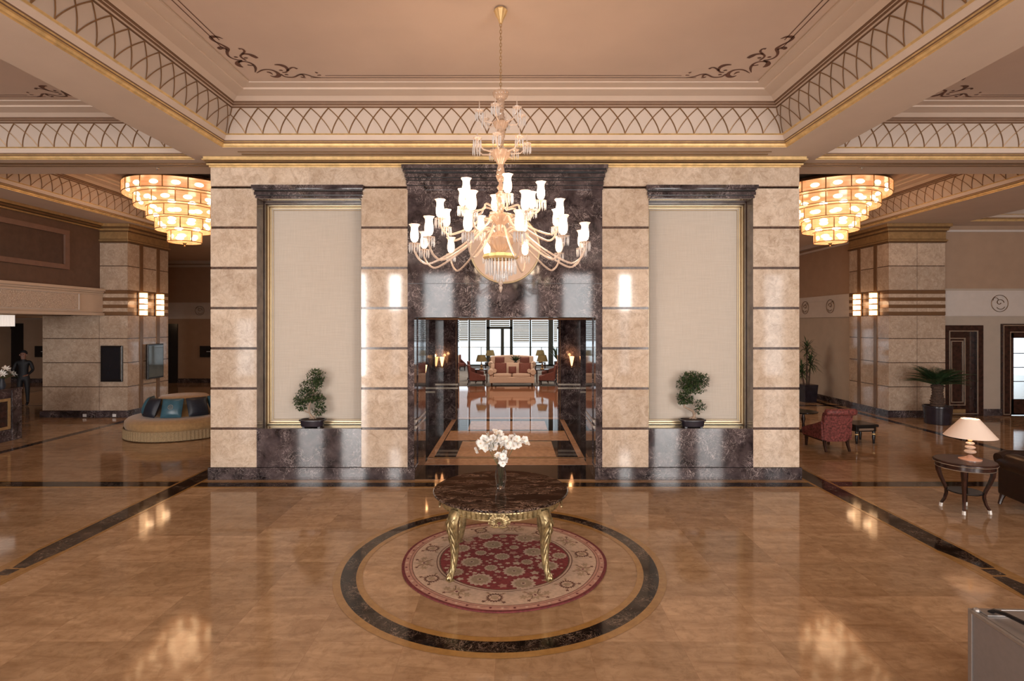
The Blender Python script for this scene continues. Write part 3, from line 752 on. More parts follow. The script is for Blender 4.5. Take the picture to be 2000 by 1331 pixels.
# balcony: slab and carved front
bl = MB(); bl.box(-22, BACK_Y, 2.84, -11.36, 16.4, 2.98, 0); bl.box(-22, 16.4, 2.84, -15.6, 24.3, 2.98, 0)
slab = struct(bl.build('ceiling', M['plaster'], smooth=False), 'low ceiling under the balcony')
bf = MB(); bf.box(-11.36, BACK_Y, 2.83, -11.26, 15.29, 3.56)
for z0, z1, o_ in ((2.83, 2.90, .05), (2.92, 2.95, .02), (3.40, 3.44, .02), (3.45, 3.50, .04), (3.50, 3.57, .08)): bf.box(-11.27, BACK_Y, z0, -11.26 + o_, 15.29, z1)
bfo = struct(bf.build('wall_balcony', M['band_warm'] if 'band_warm' in M else M['band'], smooth=False, bevel=.004), 'pale carved plaster balcony front')
q = N('carved_relief'); v = q.coord('Object', (1, 1, 1))
vo = q.n('ShaderNodeTexVoronoi'); vo.feature = 'DISTANCE_TO_EDGE'; vo.inputs['Scale'].default_value = 24; q.l(v, vo.inputs['Vector'])
q.set(col=q.ramp(vo.outputs['Distance'], [(0.0, (.44, .34, .27)), (0.15, (.64, .54, .45))]), rough=.7); q.bump(vo.outputs['Distance'], .8, .02); M['relief'] = q.m
rl = MB()
for y0_, y1_ in ((-3, 6.0), (6.3, 14.4)):
    rl.box(-11.262, y0_, 2.98, -11.25, y1_, 3.38)
rl.build('carved_relief', M['relief'], bfo, smooth=False)
fr = MB()
for y0_, y1_ in ((-3, 6.0), (6.3, 14.4)):
    for a_ in ((y0_ - .05, 2.955, y1_ + .05, 2.975), (y0_ - .05, 3.385, y1_ + .05, 3.40), (y0_ - .05, 2.975, y0_ - .03, 3.385), (y1_ + .03, 2.975, y1_ + .05, 3.385)):
        fr.box(-11.262, a_[0], a_[1], -11.235, a_[2], a_[3])
fr.build('relief_frame', M['band'], bfo, smooth=False)
# upper room boundary behind the balcony wall
struct(MB().box(-15.6, 16.6, 2.84, -15.4, 24.3, SOF).box(-22, 16.4, 2.98, -12.2, 16.6, SOF).build('wall_left', M['wall'], smooth=False))

# ---- side columns
def column(s, label):
    x0, x1 = sorted((s * 10.58, s * 12.15)); y0, y1 = 15.3, 17.1
    mb = MB(); zs = [0.19, .849, 1.52, 2.191, 2.84, 3.535, 4.211, 4.86]
    for i in range(len(zs) - 1):
        if i == 4: continue
        g = .011; mb.box(x0, y0, zs[i] + (g if i else 0), x1, y1, zs[i+1] - g, 0)
    mb.box(x0 + .006, y0 + .006, .1, x1 - .006, y1 - .006, 4.9, 1)
    for k in range(7):                                # striped band at sconce height
        z = 2.84 + .0993 * k; mb.box(x0 + (0 if k % 2 else -.004), y0 - (0 if k % 2 else .004), z, x1 + (0 if k % 2 else .004), y1, z + .0993, 0 if k % 2 else 2)
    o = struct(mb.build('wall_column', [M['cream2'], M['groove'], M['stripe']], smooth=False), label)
    xf = s * 10.58
    st = MB()
    for y in (15.85, 16.6):
        st.box(xf - s * .02, y - .07, .19, xf + s * .01, y + .07, 4.86)
    st.build('bronze_pilaster', M['stripe'], o, smooth=False)
    st = MB()
    for x in ((x0 + x1) / 2,): st.box(x - .004, y0 - .002, .2, x + .004, y0 + .01, 4.86)
    st.build('joint', M['groove'], o, smooth=False)
    cp = MB()
    for z0, z1, ov, m in ((4.86, 4.90, .03, 1), (4.90, 4.94, .05, 0), (4.94, 4.96, .02, 1), (4.96, 5.16, .012, 0), (5.16, 5.19, .03, 1), (5.19, 5.25, .06, 0), (5.25, 5.29, .08, 1), (5.29, SOF - .002, .12, 0)):
        cp.box(x0 - ov, y0 - ov, z0, x1 + ov, y1 + ov, z1, m)
    cp.build('gilt_capital', [M['gold_line'], M['bronze']], o, smooth=False, bevel=.004)
    struct(MB().box(x0 - .05, y0 - .05, 0, x1 + .05, y1 + .05, .17).box(x0 - .02, y0 - .02, .17, x1 + .02, y1 + .02, .19).build('baseboard_' + ('left' if s < 0 else 'right'), M['dark_deep'], smooth=False))
    return o
column(-1, 'square marble column on the left with screens'); column(1, 'square marble column on the right beside the doors')
# wider marble block under the balcony beside the left column
wb = MB(); zs = [0.19, .849, 1.52, 2.191, 2.83]
for i in range(4): wb.box(-12.95, 15.31, zs[i] + (.011 if i else 0), -12.15, 17.1, zs[i+1] - .011, 0)
wb.box(-12.94, 15.32, .1, -12.15, 17.09, 2.83, 1)
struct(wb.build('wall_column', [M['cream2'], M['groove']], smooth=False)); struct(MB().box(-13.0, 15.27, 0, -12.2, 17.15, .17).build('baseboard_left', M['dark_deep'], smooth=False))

# ---- doors on the right
def door_frame(mb, x0, x1, zt, y, w=.17):
    mb.box(x0, y - .06, 0, x0 + w, y + .2, zt - w); mb.box(x1 - w, y - .06, 0, x1, y + .2, zt - w); mb.box(x0, y - .06, zt - w, x1, y + .2, zt)
def outline(mb, x0, x1, z0, z1, y, w=.025, m=0):
    mb.box(x0, y - .012, z0 + w, x0 + w, y + .01, z1 - w, m); mb.box(x1 - w, y - .012, z0 + w, x1, y + .01, z1 - w, m)
    mb.box(x0, y - .012, z0, x1, y + .01, z0 + w, m); mb.box(x0, y - .012, z1 - w, x1, y + .01, z1, m)
dx0, dx1, dz = 12.3, 13.42, 2.56
d = MB(); door_frame(d, dx0, dx1, dz, 15.6); d1 = struct(d.build('door_1', M['wood_dark'], smooth=False, bevel=.005), 'dark wooden door with pale inlaid outlines beside the column')
lf = MB().box(dx0 + .17, 15.66, .0, dx1 - .17, 15.72, dz - .17).build('door_leaf', M['wood_dark'], d1, smooth=False)
o = MB(); outline(o, dx0 + .15, dx1 - .15, .05, dz - .15, 15.6 - .055 + .0); outline(o, dx0 + .23, dx1 - .42, .28, dz - .36, 15.655); outline(o, dx0 + .29, dx1 - .48, .36, dz - .44, 15.655)
o.build('inlay_line', M['silver'], d1, smooth=False)
MB().box(dx0 + .19, 15.645, .02, dx1 - .42, 15.66, .17).build('kick_plate', M['gold_line'], d1, smooth=False)
dx0, dx1, dz = 13.95, 15.6, 2.60
d = MB(); door_frame(d, dx0, dx1, dz, 15.6, .26); d2 = struct(d.build('door_2', M['wood_dark'], smooth=False, bevel=.005), 'dark framed glass door to the bright outside')
o = MB(); outline(o, dx0 + .03, dx1 - .03, .03, dz - .03, 15.55); outline(o, dx0 + .22, dx1 - .22, .03, dz - .22, 15.55); o.build('inlay_line', M['silver'], d2, smooth=False)
g = MB().box(dx0 + .40, 15.66, .45, dx1 - .4, 15.68, dz - .38).build('glass_pane', M['pane'], d2, smooth=False)
o = MB(); lx0, lx1 = dx0 + .26, dx1 - .26
o.box(lx0, 15.64, .02, lx0 + .15, 15.70, dz - .26); o.box(lx1 - .15, 15.64, .02, lx1, 15.70, dz - .26); o.box(lx0, 15.64, dz - .40, lx1, 15.70, dz - .26); o.box(lx0, 15.64, .02, lx1, 15.70, .46)
for z in (.95, 1.35, 1.75): o.box(lx0, 15.65, z, lx1, 15.69, z + .02)
o.build('door_leaf', M['wood_dark'], d2, smooth=False)
wallbox('wall_right', 15.6, 15.6, 0, 17, 15.9, 2.62)
struct(MB().box(12.2, 15.9, -.1, 26, 30, -.02).build('floor', M['terrace'], smooth=False))

# left back door frames
d = MB(); door_frame(d, PX(318, 24.2), PX(345, 24.2), 2.6, 24.3, .3); d.box(PX(318, 24.2) + .3, 24.28, 0, PX(345, 24.2) - .29, 24.32, 2.4); struct(d.build('door_3', M['black'], smooth=False))
d = MB(); door_frame(d, PX(-30, 24.2), PX(42, 24.2), 2.62, 24.3, .25); d.box(PX(-30, 24.2) + .25, 24.27, 0, PX(42, 24.2) - .25, 24.32, 2.4); struct(d.build('door_4', M['black'], smooth=False))

# ---- lounge window wall
WY = 34.0
mul = [(-8, -7.8), (-5.3, -5.2), (-3.95, -3.8), (-2.62, -2.52), (-1.52, -1.30), (-.06, .12), (1.16, 1.26), (2.32, 2.62), (3.9, 4.05), (5.2, 5.3), (7.8, 8)]
f = MB()
for a, b in mul: f.box(a, WY, 0, b, WY + .12, 4.2)
f.box(-8, WY, 4.1, 8, WY + .12, 4.2); f.box(-8, WY, 0, 8, WY + .12, .08); f.box(-1.5, WY, 2.28, .1, WY + .12, 2.42); f.box(-.62, WY, 0, -.42, WY + .12, 2.3)
win = struct(f.build('window_12', M['frame_green'], smooth=False), 'wide lounge window wall with slatted blinds and a glass door')
MB().box(-8, WY + .05, .08, 8, WY + .06, 4.1).build('glass_pane', M['pane'], win, smooth=False)
BL = MB()
for i in range(len(mul) - 1):
    x0, x1 = mul[i][1] + .02, mul[i+1][0] - .02
    zb = 2.44 if i == 4 else (1.56 if i < 4 else 1.5)
    bb = MB(); z = zb; bb.box(x0, WY - .10, zb - .03, x1, WY - .04, zb)
    while z < 4.1:
        bb.face([(x0, WY - .09, z + .02), (x1, WY - .09, z + .02), (x1, WY - .05, z + .104), (x0, WY - .05, z + .104)], 0); z += .12
    bb.build('slatted_blind', M['slat'], win, smooth=False)
r = MB(); r.box(-12, 36.5, 1.02, 12, 36.55, 1.07)
for k in range(13): r.box(-12 + 2*k, 36.5, -.02, -11.95 + 2*k, 36.55, 1.05)
struct(r.build('trim_railing', M['silver'], smooth=False), 'terrace railing outside the lounge windows')
struct(MB().box(-8, 22.9, .003, 8, 33.9, .012).build('trim_carpet', M['carpet'], smooth=False), 'grey carpet of the lounge')
# ================================================================ THINGS
rnd = random.Random(7)
def R3(ax, a): return Matrix.Rotation(a, 3, ax)
TY = 6.03                                        # distance of the table and chandelier

# ---- great crystal chandelier
def chandelier():
    t = thing('chandelier', 'large three-tiered crystal chandelier with frosted glass shades hanging in the middle of the lobby', 'chandelier', (0, TY, 6.055))
    Z0 = 6.055
    def z(py): return PZ(py, TY) - Z0
    c = MB(); c.lathe([(.02, z(26)), (.068, z(20)), (.072, z(22)), (.06, z(27)), (.05, z(32)), (.03, z(38)), (.016, z(46))], n=20, wob=lambda a, i: 1 + .05 * cos(10 * a))
    c.lathe([(.05, 0), (.05, z(21))], n=16); c.build('ceiling_rose', M['gold'], t)
    ch = MB(); zz = z(45); k = 0
    while zz > z(178):
        a = k % 2 * pi / 2
        ch.tube([(.011*cos(u)*cos(a), .011*cos(u)*sin(a), zz - .024 + .024*sin(u)) for u in [2*pi*i/10 for i in range(11)]], .0035, 5, cap=False); zz -= .036; k += 1
    ch.build('chain', M['gold_line'], t)
    s = MB()                                     # stem: dish, twisted shafts, knobs, urns
    def twist(r0, z0, r1, z1, n=16, rows=10, tw=2.2):
        P = []
        for i in range(rows + 1):
            u = i / rows; r = r0 + (r1 - r0) * u
            P.append([(r * (1 + .16 * cos(4 * (a + tw * u * 2))) * cos(a), r * (1 + .16 * cos(4 * (a + tw * u * 2))) * sin(a), z0 + (z1 - z0) * u) for a in [2*pi*j/n for j in range(n)]])
        s.grid(P, 0, True, True)
    s.lathe([(.012, z(179)), (.085, z(180)), (.087, z(184)), (.07, z(191)), (.04, z(195))], n=28, wob=lambda a, i: 1 + .04 * cos(14 * a))
    twist(.042, z(195), .036, z(216)); twist(.03, z(216), .05, z(235)); s.lathe([(.05, z(236)), (.085, z(240)), (.06, z(250)), (.03, z(256))], n=28, wob=lambda a, i: 1 + .05 * cos(14 * a))
    twist(.048, z(256), .03, z(286)); s.lathe([(.03, z(290)), (.11, z(296)), (.09, z(306)), (.05, z(316)), (.03, z(322))], n=28, wob=lambda a, i: 1 + .05 * cos(14 * a))
    twist(.028, z(322), .05, z(344)); twist(.05, z(344), .03, z(355)); s.lathe([(.02, z(355)), (.022, z(360)), (.045, z(367)), (.022, z(373))], n=20)
    twist(.052, z(378), .03, z(415), tw=3); s.lathe([(.03, z(374)), (.05, z(379)), (.05, z(382)), (.03, z(384))], n=20)
    s.lathe([(.03, z(415)), (.12, z(419)), (.125, z(423)), (.09, z(432)), (.04, z(440)), (.035, z(452))], n=32, wob=lambda a, i: 1 + .05 * cos(16 * a))
    s.lathe([(.035, z(452)), (.10, z(458)), (.11, z(462)), (.15, z(466)), (.14, z(474)), (.09, z(486)), (.05, z(492))], n=32, wob=lambda a, i: 1 + .06 * cos(16 * a))
    s.build('crystal_stem', M['amber'], t)
    b = MB(); b.lathe([(.15, z(496)), (.185, z(498)), (.19, z(503)), (.17, z(507)), (.10, z(507)), (.08, z(497))], n=28, wob=lambda a, i: 1 + .04 * cos(14 * a)); b.build('gilt_ring', M['gold'], t)
    p = MB()
    for rr, za, zb, n, w in ((.165, 507, 536, 26, .011), (.12, 507, 539, 18, .010), (.075, 530, 548, 14, .009), (.04, 530, 551, 8, .008)):
        for j in range(n):
            a = 2*pi*j/n; x, y = rr*cos(a), rr*sin(a)
            p.lathe([(.004, z(za)), (w*.55, z(za)-.012), (w*.4, z(za)-.03), (w, z(za)-.05), (w*.8, z(zb)+.01), (.001, z(zb))], (x, y, 0), 5)
    p.build('prism_basket', M['crystal_clear'], t)
    f = MB(); f.lathe([(.01, z(549)), (.026, z(553)), (.012, z(557)), (.022, z(562)), (.014, z(567)), (.004, z(572))], n=12); f.ball((0, 0, z(553)), .028, 12); f.build('finial', M['crystal'], t)
    # small unlit candle arms on the two upper tiers
    def mini(zc, R, n, ph, top):
        proto = None
        for j in range(n):
            a = ph + 2*pi*j/n
            if proto is None:
                m_ = MB(); m_.tube([(.03, 0, zc - .02), (R*.4, 0, zc - .09), (R*.75, 0, zc - .08), (R, 0, zc - .01), (R, 0, zc + .01)], .008, 6)
                m_.lathe([(.01, zc), (.045, zc + .02), (.048, zc + .03), (.02, zc + .015)], (R, 0, 0), 14)
                m_.tube([(R, 0, zc + .02), (R, 0, zc + .13)], [.009, .003], 6)
                proto = m_.build('small_arm', M['crystal'], t)
                d = MB()
                for k in range(9):
                    b_ = 2*pi*k/9; d.lathe([(.001, zc + .01), (.006, zc - .01), (.007, zc - .05), (.001, zc - .085)], (R + .042*cos(b_), .042*sin(b_), 0), 4)
                proto2 = d.build('prism_fringe', M['crystal_clear'], proto)
                proto.rotation_euler = (0, 0, a)
            else:
                c_ = proto.copy(); sc.collection.objects.link(c_); c_.rotation_euler = (0, 0, a)
                c2 = proto2.copy(); sc.collection.objects.link(c2); c2.parent = c_
    mini(z(226), .24, 6, .3, 0); mini(z(284), .29, 7, .1, 0)
    # lit arms
    def tier(R, Zb, n, ph, rin, zin, dip):
        zb = Zb - Z0; zi = zin - Z0; proto = None; kids = []
        for j in range(n):
            a = ph + 2*pi*j/n
            if proto is None:
                m_ = MB(); pts = []
                ctrl = [(rin, zi), (rin + .12, zi + .03), (rin + (R-rin)*.40, zi - (zi - (zb - dip))*.45), (R*.80, zb - dip), (R*.93, zb - dip*.9), (R, zb - dip*.45), (R, zb - .05)]
                for i in range(len(ctrl) - 1):
                    p0, p1, p2, p3 = ctrl[max(i-1, 0)], ctrl[i], ctrl[i+1], ctrl[min(i+2, len(ctrl)-1)]
                    for u in (0, .25, .5, .75):
                        q_ = [0.5*((2*p1[k]) + (-p0[k]+p2[k])*u + (2*p0[k]-5*p1[k]+4*p2[k]-p3[k])*u*u + (-p0[k]+3*p1[k]-3*p2[k]+p3[k])*u**3) for k in (0, 1)]
                        pts.append((q_[0], 0, q_[1]))
                pts.append((R, 0, zb - .05)); m_.tube(pts, .0115, 7)
                m_.lathe([(.012, zb - .06), (.024, zb - .045), (.014, zb - .03), (.03, zb - .012), (.012, zb)], (R, 0, 0), 12)
                proto = m_.build('crystal_arm', M['crystal'], t)
                d = MB(); d.lathe([(.012, zb - .035), (.055, zb - .022), (.06, zb - .014), (.02, zb - .02)], (R, 0, 0), 18, wob=lambda a_, i: 1 + .05*cos(9*a_))
                k1 = d.build('drip_pan', M['crystal'], proto)
                d = MB()
                for k in range(12):
                    b_ = 2*pi*k/12; d.lathe([(.001, zb - .015), (.006, zb - .03), (.008, zb - .07), (.001, zb - .115)], (R + .054*cos(b_), .054*sin(b_), 0), 4)
                k2 = d.build('prism_fringe', M['crystal_clear'], proto)
                d = MB()                          # tulip shaped frosted shade with ruffled rim
                d.lathe([(.018, zb), (.034, zb + .012), (.044, zb + .045), (.044, zb + .09), (.036, zb + .135), (.038, zb + .155)], (R, 0, 0), 18, 0, False)
                d.lathe([(.038, zb + .155), (.045, zb + .170), (.057, zb + .186)], (R, 0, 0), 18, 1, False, wob=lambda a_, i: 1 + (.07*cos(6*a_) if i else 0))
                k3 = d.build('glass_shade', [M['shade'], M['shade_rim']], proto)
                kids = [k1, k2, k3]; proto.rotation_euler = (0, 0, a)
            else:
                c_ = proto.copy(); sc.collection.objects.link(c_); c_.rotation_euler = (0, 0, a)
                for kk in kids:
                    c2 = kk.copy(); sc.collection.objects.link(c2); c2.parent = c_
    tier(.93, 3.47, 12, radians(12), .09, 3.60, .22)
    tier(.68, 3.72, 8, radians(22), .10, 3.72, .17)
    tier(.46, 3.93, 6, radians(40), .08, 3.86, .14)
    for j in range(5):
        a = 2*pi*j/5 + .3; point('chandelier_glow', (.62*cos(a), .62*sin(a), 3.80 - Z0), CH_W, (1.0, .70, .46), .12, t)
    return t
CH_W = 9
chandelier()

# ---- side chandeliers: five drum tiers of ribbed glass
def tier_lamp():
    t = thing('tiered_chandelier', '', 'chandelier', (0, 0, 0))
    d = MB(); d.lathe([(1.18, 5.93), (1.24, 5.92), (1.24, 5.86), (1.10, 5.85)], n=48)
    for k in range(6):
        a = k * pi / 3; d.tube([(.9*cos(a), .9*sin(a), 6.06), (.9*cos(a), .9*sin(a), 5.9)], .012, 6)
    d.lathe([(.25, 6.06), (.25, 6.02)], n=24)
    d.build('top_plate', M['wood_dark'], t)
    for k, (r, z1, n) in enumerate(((1.24, 5.86, 16), (1.02, 5.60, 13), (.777, 5.34, 10), (.598, 5.08, 8), (.35, 4.81, 5))):
        z0 = z1 - .25; g = MB()
        for j in range(n * 3):                    # ribbed outer skin: slightly stepped panels
            a0, a1 = 2*pi*j/(n*3), 2*pi*(j+1)/(n*3)
            for i in range(5):
                za, zb = z0 + (z1 - z0)*i/5, z0 + (z1 - z0)*(i+1)/5
                g.face([(r*cos(a0), r*sin(a0), za), (r*cos(a1), r*sin(a1), za), ((r+.012)*cos(a1), (r+.012)*sin(a1), zb), ((r+.012)*cos(a0), (r+.012)*sin(a0), zb)])
        ri = [1.02, .777, .598, .35, 0.02][k]
        for j in range(n * 3):
            a0, a1 = 2*pi*j/(n*3), 2*pi*(j+1)/(n*3)
            g.face([(ri*cos(a0), ri*sin(a0), z0), (r*cos(a0), r*sin(a0), z0), (r*cos(a1), r*sin(a1), z0), (ri*cos(a1), ri*sin(a1), z0)])
        tg = g.build('glass_tier', M['tier_glass'], t, smooth=False)
        g = MB()
        for zz in (z0, z1): g.tube([((r+.014)*cos(a), (r+.014)*sin(a), zz) for a in [2*pi*j/40 for j in range(41)]], .010, 5, cap=False)
        for j in range(n):
            a = 2*pi*(j+.5)/n; g.tube([((r+.016)*cos(a), (r+.016)*sin(a), z0), ((r+.016)*cos(a), (r+.016)*sin(a), z1)], .012, 5)
        g.build('gilt_frame', M['gold_line'], tg)
        if k == 0:
            bulb0 = MB().ball((0, 0, 0), .052, 10, 0, 1.3).build('lamp_bulb', M['bulb'], tg); bl_ = bulb0
        for j in range(n):
            a = 2*pi*j/n
            if k or j: bl_ = bulb0.copy(); sc.collection.objects.link(bl_); bl_.parent = tg
            bl_.location = ((r-.09)*cos(a), (r-.09)*sin(a), z0 + .13); bl_.rotation_euler = (0, 0, a); bl_.scale = (.8, 1.9, .75)
    d = MB(); d.lathe([(.03, 4.56), (.05, 4.54), (.012, 4.50), (.02, 4.47), (.002, 4.45)], n=12); d.build('finial', M['gold_line'], t)
    point('tier_glow', (0, 0, 5.2), 22, WARM, .3, t)
    return t
tl = tier_lamp(); tl.location = (-7.77, 13.25, 0); tl['label'] = 'round five-tier glass drum chandelier hanging over the tufted ottoman, left aisle'
clone(tl, (7.77, 13.25, 0), 0, 'round five-tier glass drum chandelier hanging in the right aisle beside the marble pier')

# ---- half-round wall sconces on the columns
def sconce():
    t = thing('wall_sconce', '', 'wall lamp', (0, 0, 0))
    b = MB(); b.box(-.015, -.15, -.33, 0.0, .15, .33); b.build('back_plate', M['stripe'], t, smooth=False)
    for k in range(4):
        z0 = -.33 + .167*k; g = MB()
        rows = [[( -.015 - .15*sin(a), .11*cos(a), zz) for a in [pi*j/10 for j in range(11)]] for zz in (z0 + .012, z0 + .145)]
        g.grid(rows, 0); g.build('glass_shade', M['sconce_glass'], t)
    for k in range(5):
        z0 = -.335 + .167*k; g = MB(); g.tube([(-.012 - .155*sin(a), .115*cos(a), z0) for a in [pi*j/10 for j in range(11)]], .009, 5)
        g.build('gilt_rib', M['gold_line'], t)
    point('sconce_glow', (-.24, 0, 0), 1.6, WARM, .1, t)
    return t
s0 = sconce(); s0.location = (10.565, 15.85, 3.17); s0['label'] = 'lit half-round glass sconce on the right column, nearer the front edge'; s0['group'] = 'glass sconces on the marble columns'
G = 'glass sconces on the marble columns'
clone(s0, (10.565, 16.6, 3.17), 0, 'lit half-round glass sconce on the right column, farther from the front edge', G)
clone(s0, (-10.565, 15.85, 3.17), pi, 'lit half-round glass sconce on the left column, nearer the front edge', G)
clone(s0, (-10.565, 16.6, 3.17), pi, 'lit half-round glass sconce on the left column, farther from the front edge', G)

# ---- torch lamps in the passage
def torch(x, y, z, label, s=1.0):
    t = thing('torch_sconce', label, 'wall lamp', (x, y, z), group='torch lamps in the passage')
    g = MB(); g.lathe([(.012, -.16*s), (.03, -.08*s), (.065*s, .10*s)], n=12, cap=False); g.build('glass_cone', M['flame'], t)
    g = MB(); g.lathe([(.02, -.2*s), (.016, -.15*s)], n=8); d = 1 if x < 0 else -1
    g.tube([(0, 0, -.17*s), (-.09*d, 0, -.17*s)], .008, 6); g.build('bracket', M['gold_line'], t)
    point('torch_glow', (.04*d, -.03, .14), 1.2, (1, .5, .2), .04, t)
torch(PX(829, 12.8) , 12.8, PZ(722, 12.8), 'flame-shaped wall torch nearer the front in the passage, left side')
torch(-1.78, 14.85, PZ(705, 14.85), 'flame-shaped wall torch at the far end of the passage, left side')
torch(1.72, 14.85, PZ(704, 14.85), 'flame-shaped wall torch at the far end of the passage, right side')

# ---- round gilt-rimmed disc on the centre bay
t = thing('round_mirror', 'round beige disc with gilt rim on the dark marble behind the chandelier', 'mirror', (0.0, YF - .03, 3.86))
g = MB(); g.lathe([(.001, 0), (.56, 0), (.56, .02)], n=64); g.xf(Matrix.Rotation(pi/2, 4, 'X')); g.build('disc', M['mirror'], t)
g = MB(); g.tube([(.575*cos(a), -.01, .575*sin(a)) for a in [2*pi*j/72 for j in range(73)]], .018, 8, cap=False); g.build('rim', M['frame_gilt'], t)

# ---- round carpet
def rug():
    R = 1.115; RC = (0.04, 6.06); mb = MB(); n = 96
    def rr(a, r): return r * (1 + .006*sin(3*a) + .004*sin(7*a + 1))
    def rg(r0, r1, z, m):
        for j in range(n):
            a, b = 2*pi*j/n, 2*pi*(j+1)/n
            mb.face([(rr(a, r0)*cos(a), rr(a, r0)*sin(a), z), (rr(a, r1)*cos(a), rr(a, r1)*sin(a), z), (rr(b, r1)*cos(b), rr(b, r1)*sin(b), z), (rr(b, r0)*cos(b), rr(b, r0)*sin(b), z)], m)
    Z = .012
    mb.face([(rr(a, .70)*cos(a), rr(a, .70)*sin(a), Z) for a in [2*pi*j/n for j in range(n)]], 0)
    rg(.70, .715, Z, 4); rg(.715, .735, Z, 1); rg(.735, .745, Z, 4); rg(.745, 1.0, Z, 1); rg(1.0, 1.008, Z, 4); rg(1.008, 1.03, Z, 3); rg(1.03, 1.036, Z, 4); rg(1.036, 1.085, Z, 3); rg(1.085, R, Z, 2)
    for j in range(n):
        a, b = 2*pi*j/n, 2*pi*(j+1)/n
        mb.face([(rr(a, R)*cos(a), rr(a, R)*sin(a), 0), (rr(b, R)*cos(b), rr(b, R)*sin(b), 0), (rr(b, R)*cos(b), rr(b, R)*sin(b), Z), (rr(a, R)*cos(a), rr(a, R)*sin(a), Z)], 2)
    lay = [0]
    def flower(x, y, r, m, pet=12, amp=.12, rot=0, sq=1.0, z=None):
        lay[0] += 1; zz = (z or Z + .0008) + (lay[0] % 7) * .00006
        k = pet * 4
        mb.face([(x + r*(1 + amp*cos(pet*a))*cos(a + rot)*1.0, y + r*sq*(1 + amp*cos(pet*a))*sin(a + rot), zz) for a in [2*pi*j/k for j in range(k)]], m)
    big = [(895,685,.115),(1070,650,.125),(1115,725,.115),(945,750,.085),(780,780,.115),(1010,830,.115),(825,875,.125),(1060,897,.12),(725,705,.10),(1195,800,.11),(885,812,.07),(1080,780,.065),(830,730,.065),(1010,700,.055),(1255,745,.08),(690,835,.09),(855,640,.09),(1150,640,.06),(950,640,.05),(730,640,.06)]
    rl = random.Random(3); cen = []
    for px_, py_, r in big:
        px, py = 640 + px_/2.774, 820 + py_/2.774
        y = CZ*F/(py - 633); x = PX(px, y); cen.append((x - RC[0], y - RC[1], r))
    for x, y, r in cen:
        if math.hypot(x, y) > .70 - r*.2: 
            k = (.70 - r*.35) / math.hypot(x, y); x *= k; y *= k
        flower(x, y, r, 1, 14, .10, rl.random()); flower(x, y, r*.72, 5, 14, .10, rl.random(), z=Z+.0016); flower(x, y, r*.22, 1, 8, .15, z=Z+.0024); flower(x, y, r*.12, 4, 6, .2, z=Z+.0032)
    cnt = 0
    while cnt < 95:
        a, q_ = rl.random()*2*pi, .66*sqrt(rl.random()); x, y = q_*cos(a), q_*sin(a); r = rl.choice((.018, .025, .034, .042))
        if any(math.hypot(x-cx, y-cy) < cr + r + .008 for cx, cy, cr in cen): continue
        cen.append((x, y, r)); cnt += 1
        flower(x, y, r, rl.choice((1, 1, 3)), 5, .28, rl.random()*6, .85)
    for j in range(14):                           # border palmettes
        a = 2*pi*(j + .3)/14; x, y = .873*cos(a), .873*sin(a)
        if j % 2 == 0:
            flower(x, y, .078, 4, 18, .13, a); flower(x, y, .056, 1, 12, .08, a, z=Z+.0016); flower(x, y, .034, 5, 10, .1, a, z=Z+.0024)
        else:
            flower(x, y, .070, 5, 9, .28, a); flower(x, y, .030, 1, 7, .2, a, z=Z+.0016); flower(x, y, .013, 2, 4, .3, a, z=Z+.0024)
            for s_ in (-1, 1):
                b = a + s_*.135; flower(.88*cos(b), .88*sin(b), .035, 5, 6, .35, b)
        for s_ in (-1, 1):
            for q_ in (.79, .955):
                b = a + s_*.10; flower(q_*cos(b), q_*sin(b), .017, 4 if q_ > .9 else 5, 5, .4, b)
                mb.tube([(q_*cos(b) , q_*sin(b), Z), ((q_*.6 + .35)*cos(a + s_*.06), (q_*.6 + .35)*sin(a + s_*.06), Z + .001), (.873*cos(a + s_*.03), .873*sin(a + s_*.03), Z)], .0035, 4, 4, False)
    for j in range(60):
        a = 2*pi*j/60; flower(1.06*cos(a), 1.06*sin(a), .013, 1 if j % 2 else 2, 5, .3, a)
    q = [simple('rug_red', (0.25, 0.04, 0.04), .95, var=.25, scale=30), simple('rug_cream', (0.58, 0.42, 0.31), .95, var=.14, scale=24), simple('rug_edge_red', (0.15, 0.028, 0.03), .95, var=.3, scale=30),
         simple('rug_pink', (0.47, 0.25, 0.19), .95, var=.15, scale=24), simple('rug_brown', (0.15, 0.07, 0.045), .95, var=.3, scale=30), simple('rug_taupe', (0.40, 0.285, 0.185), .95, var=.15, scale=24)]
    o = mb.build('round_rug', q, smooth=False); o.location = (RC[0], RC[1], .003)
    tag(o, 'round red and cream floral rug on the marble floor under the gilt table', 'rug')
rug()

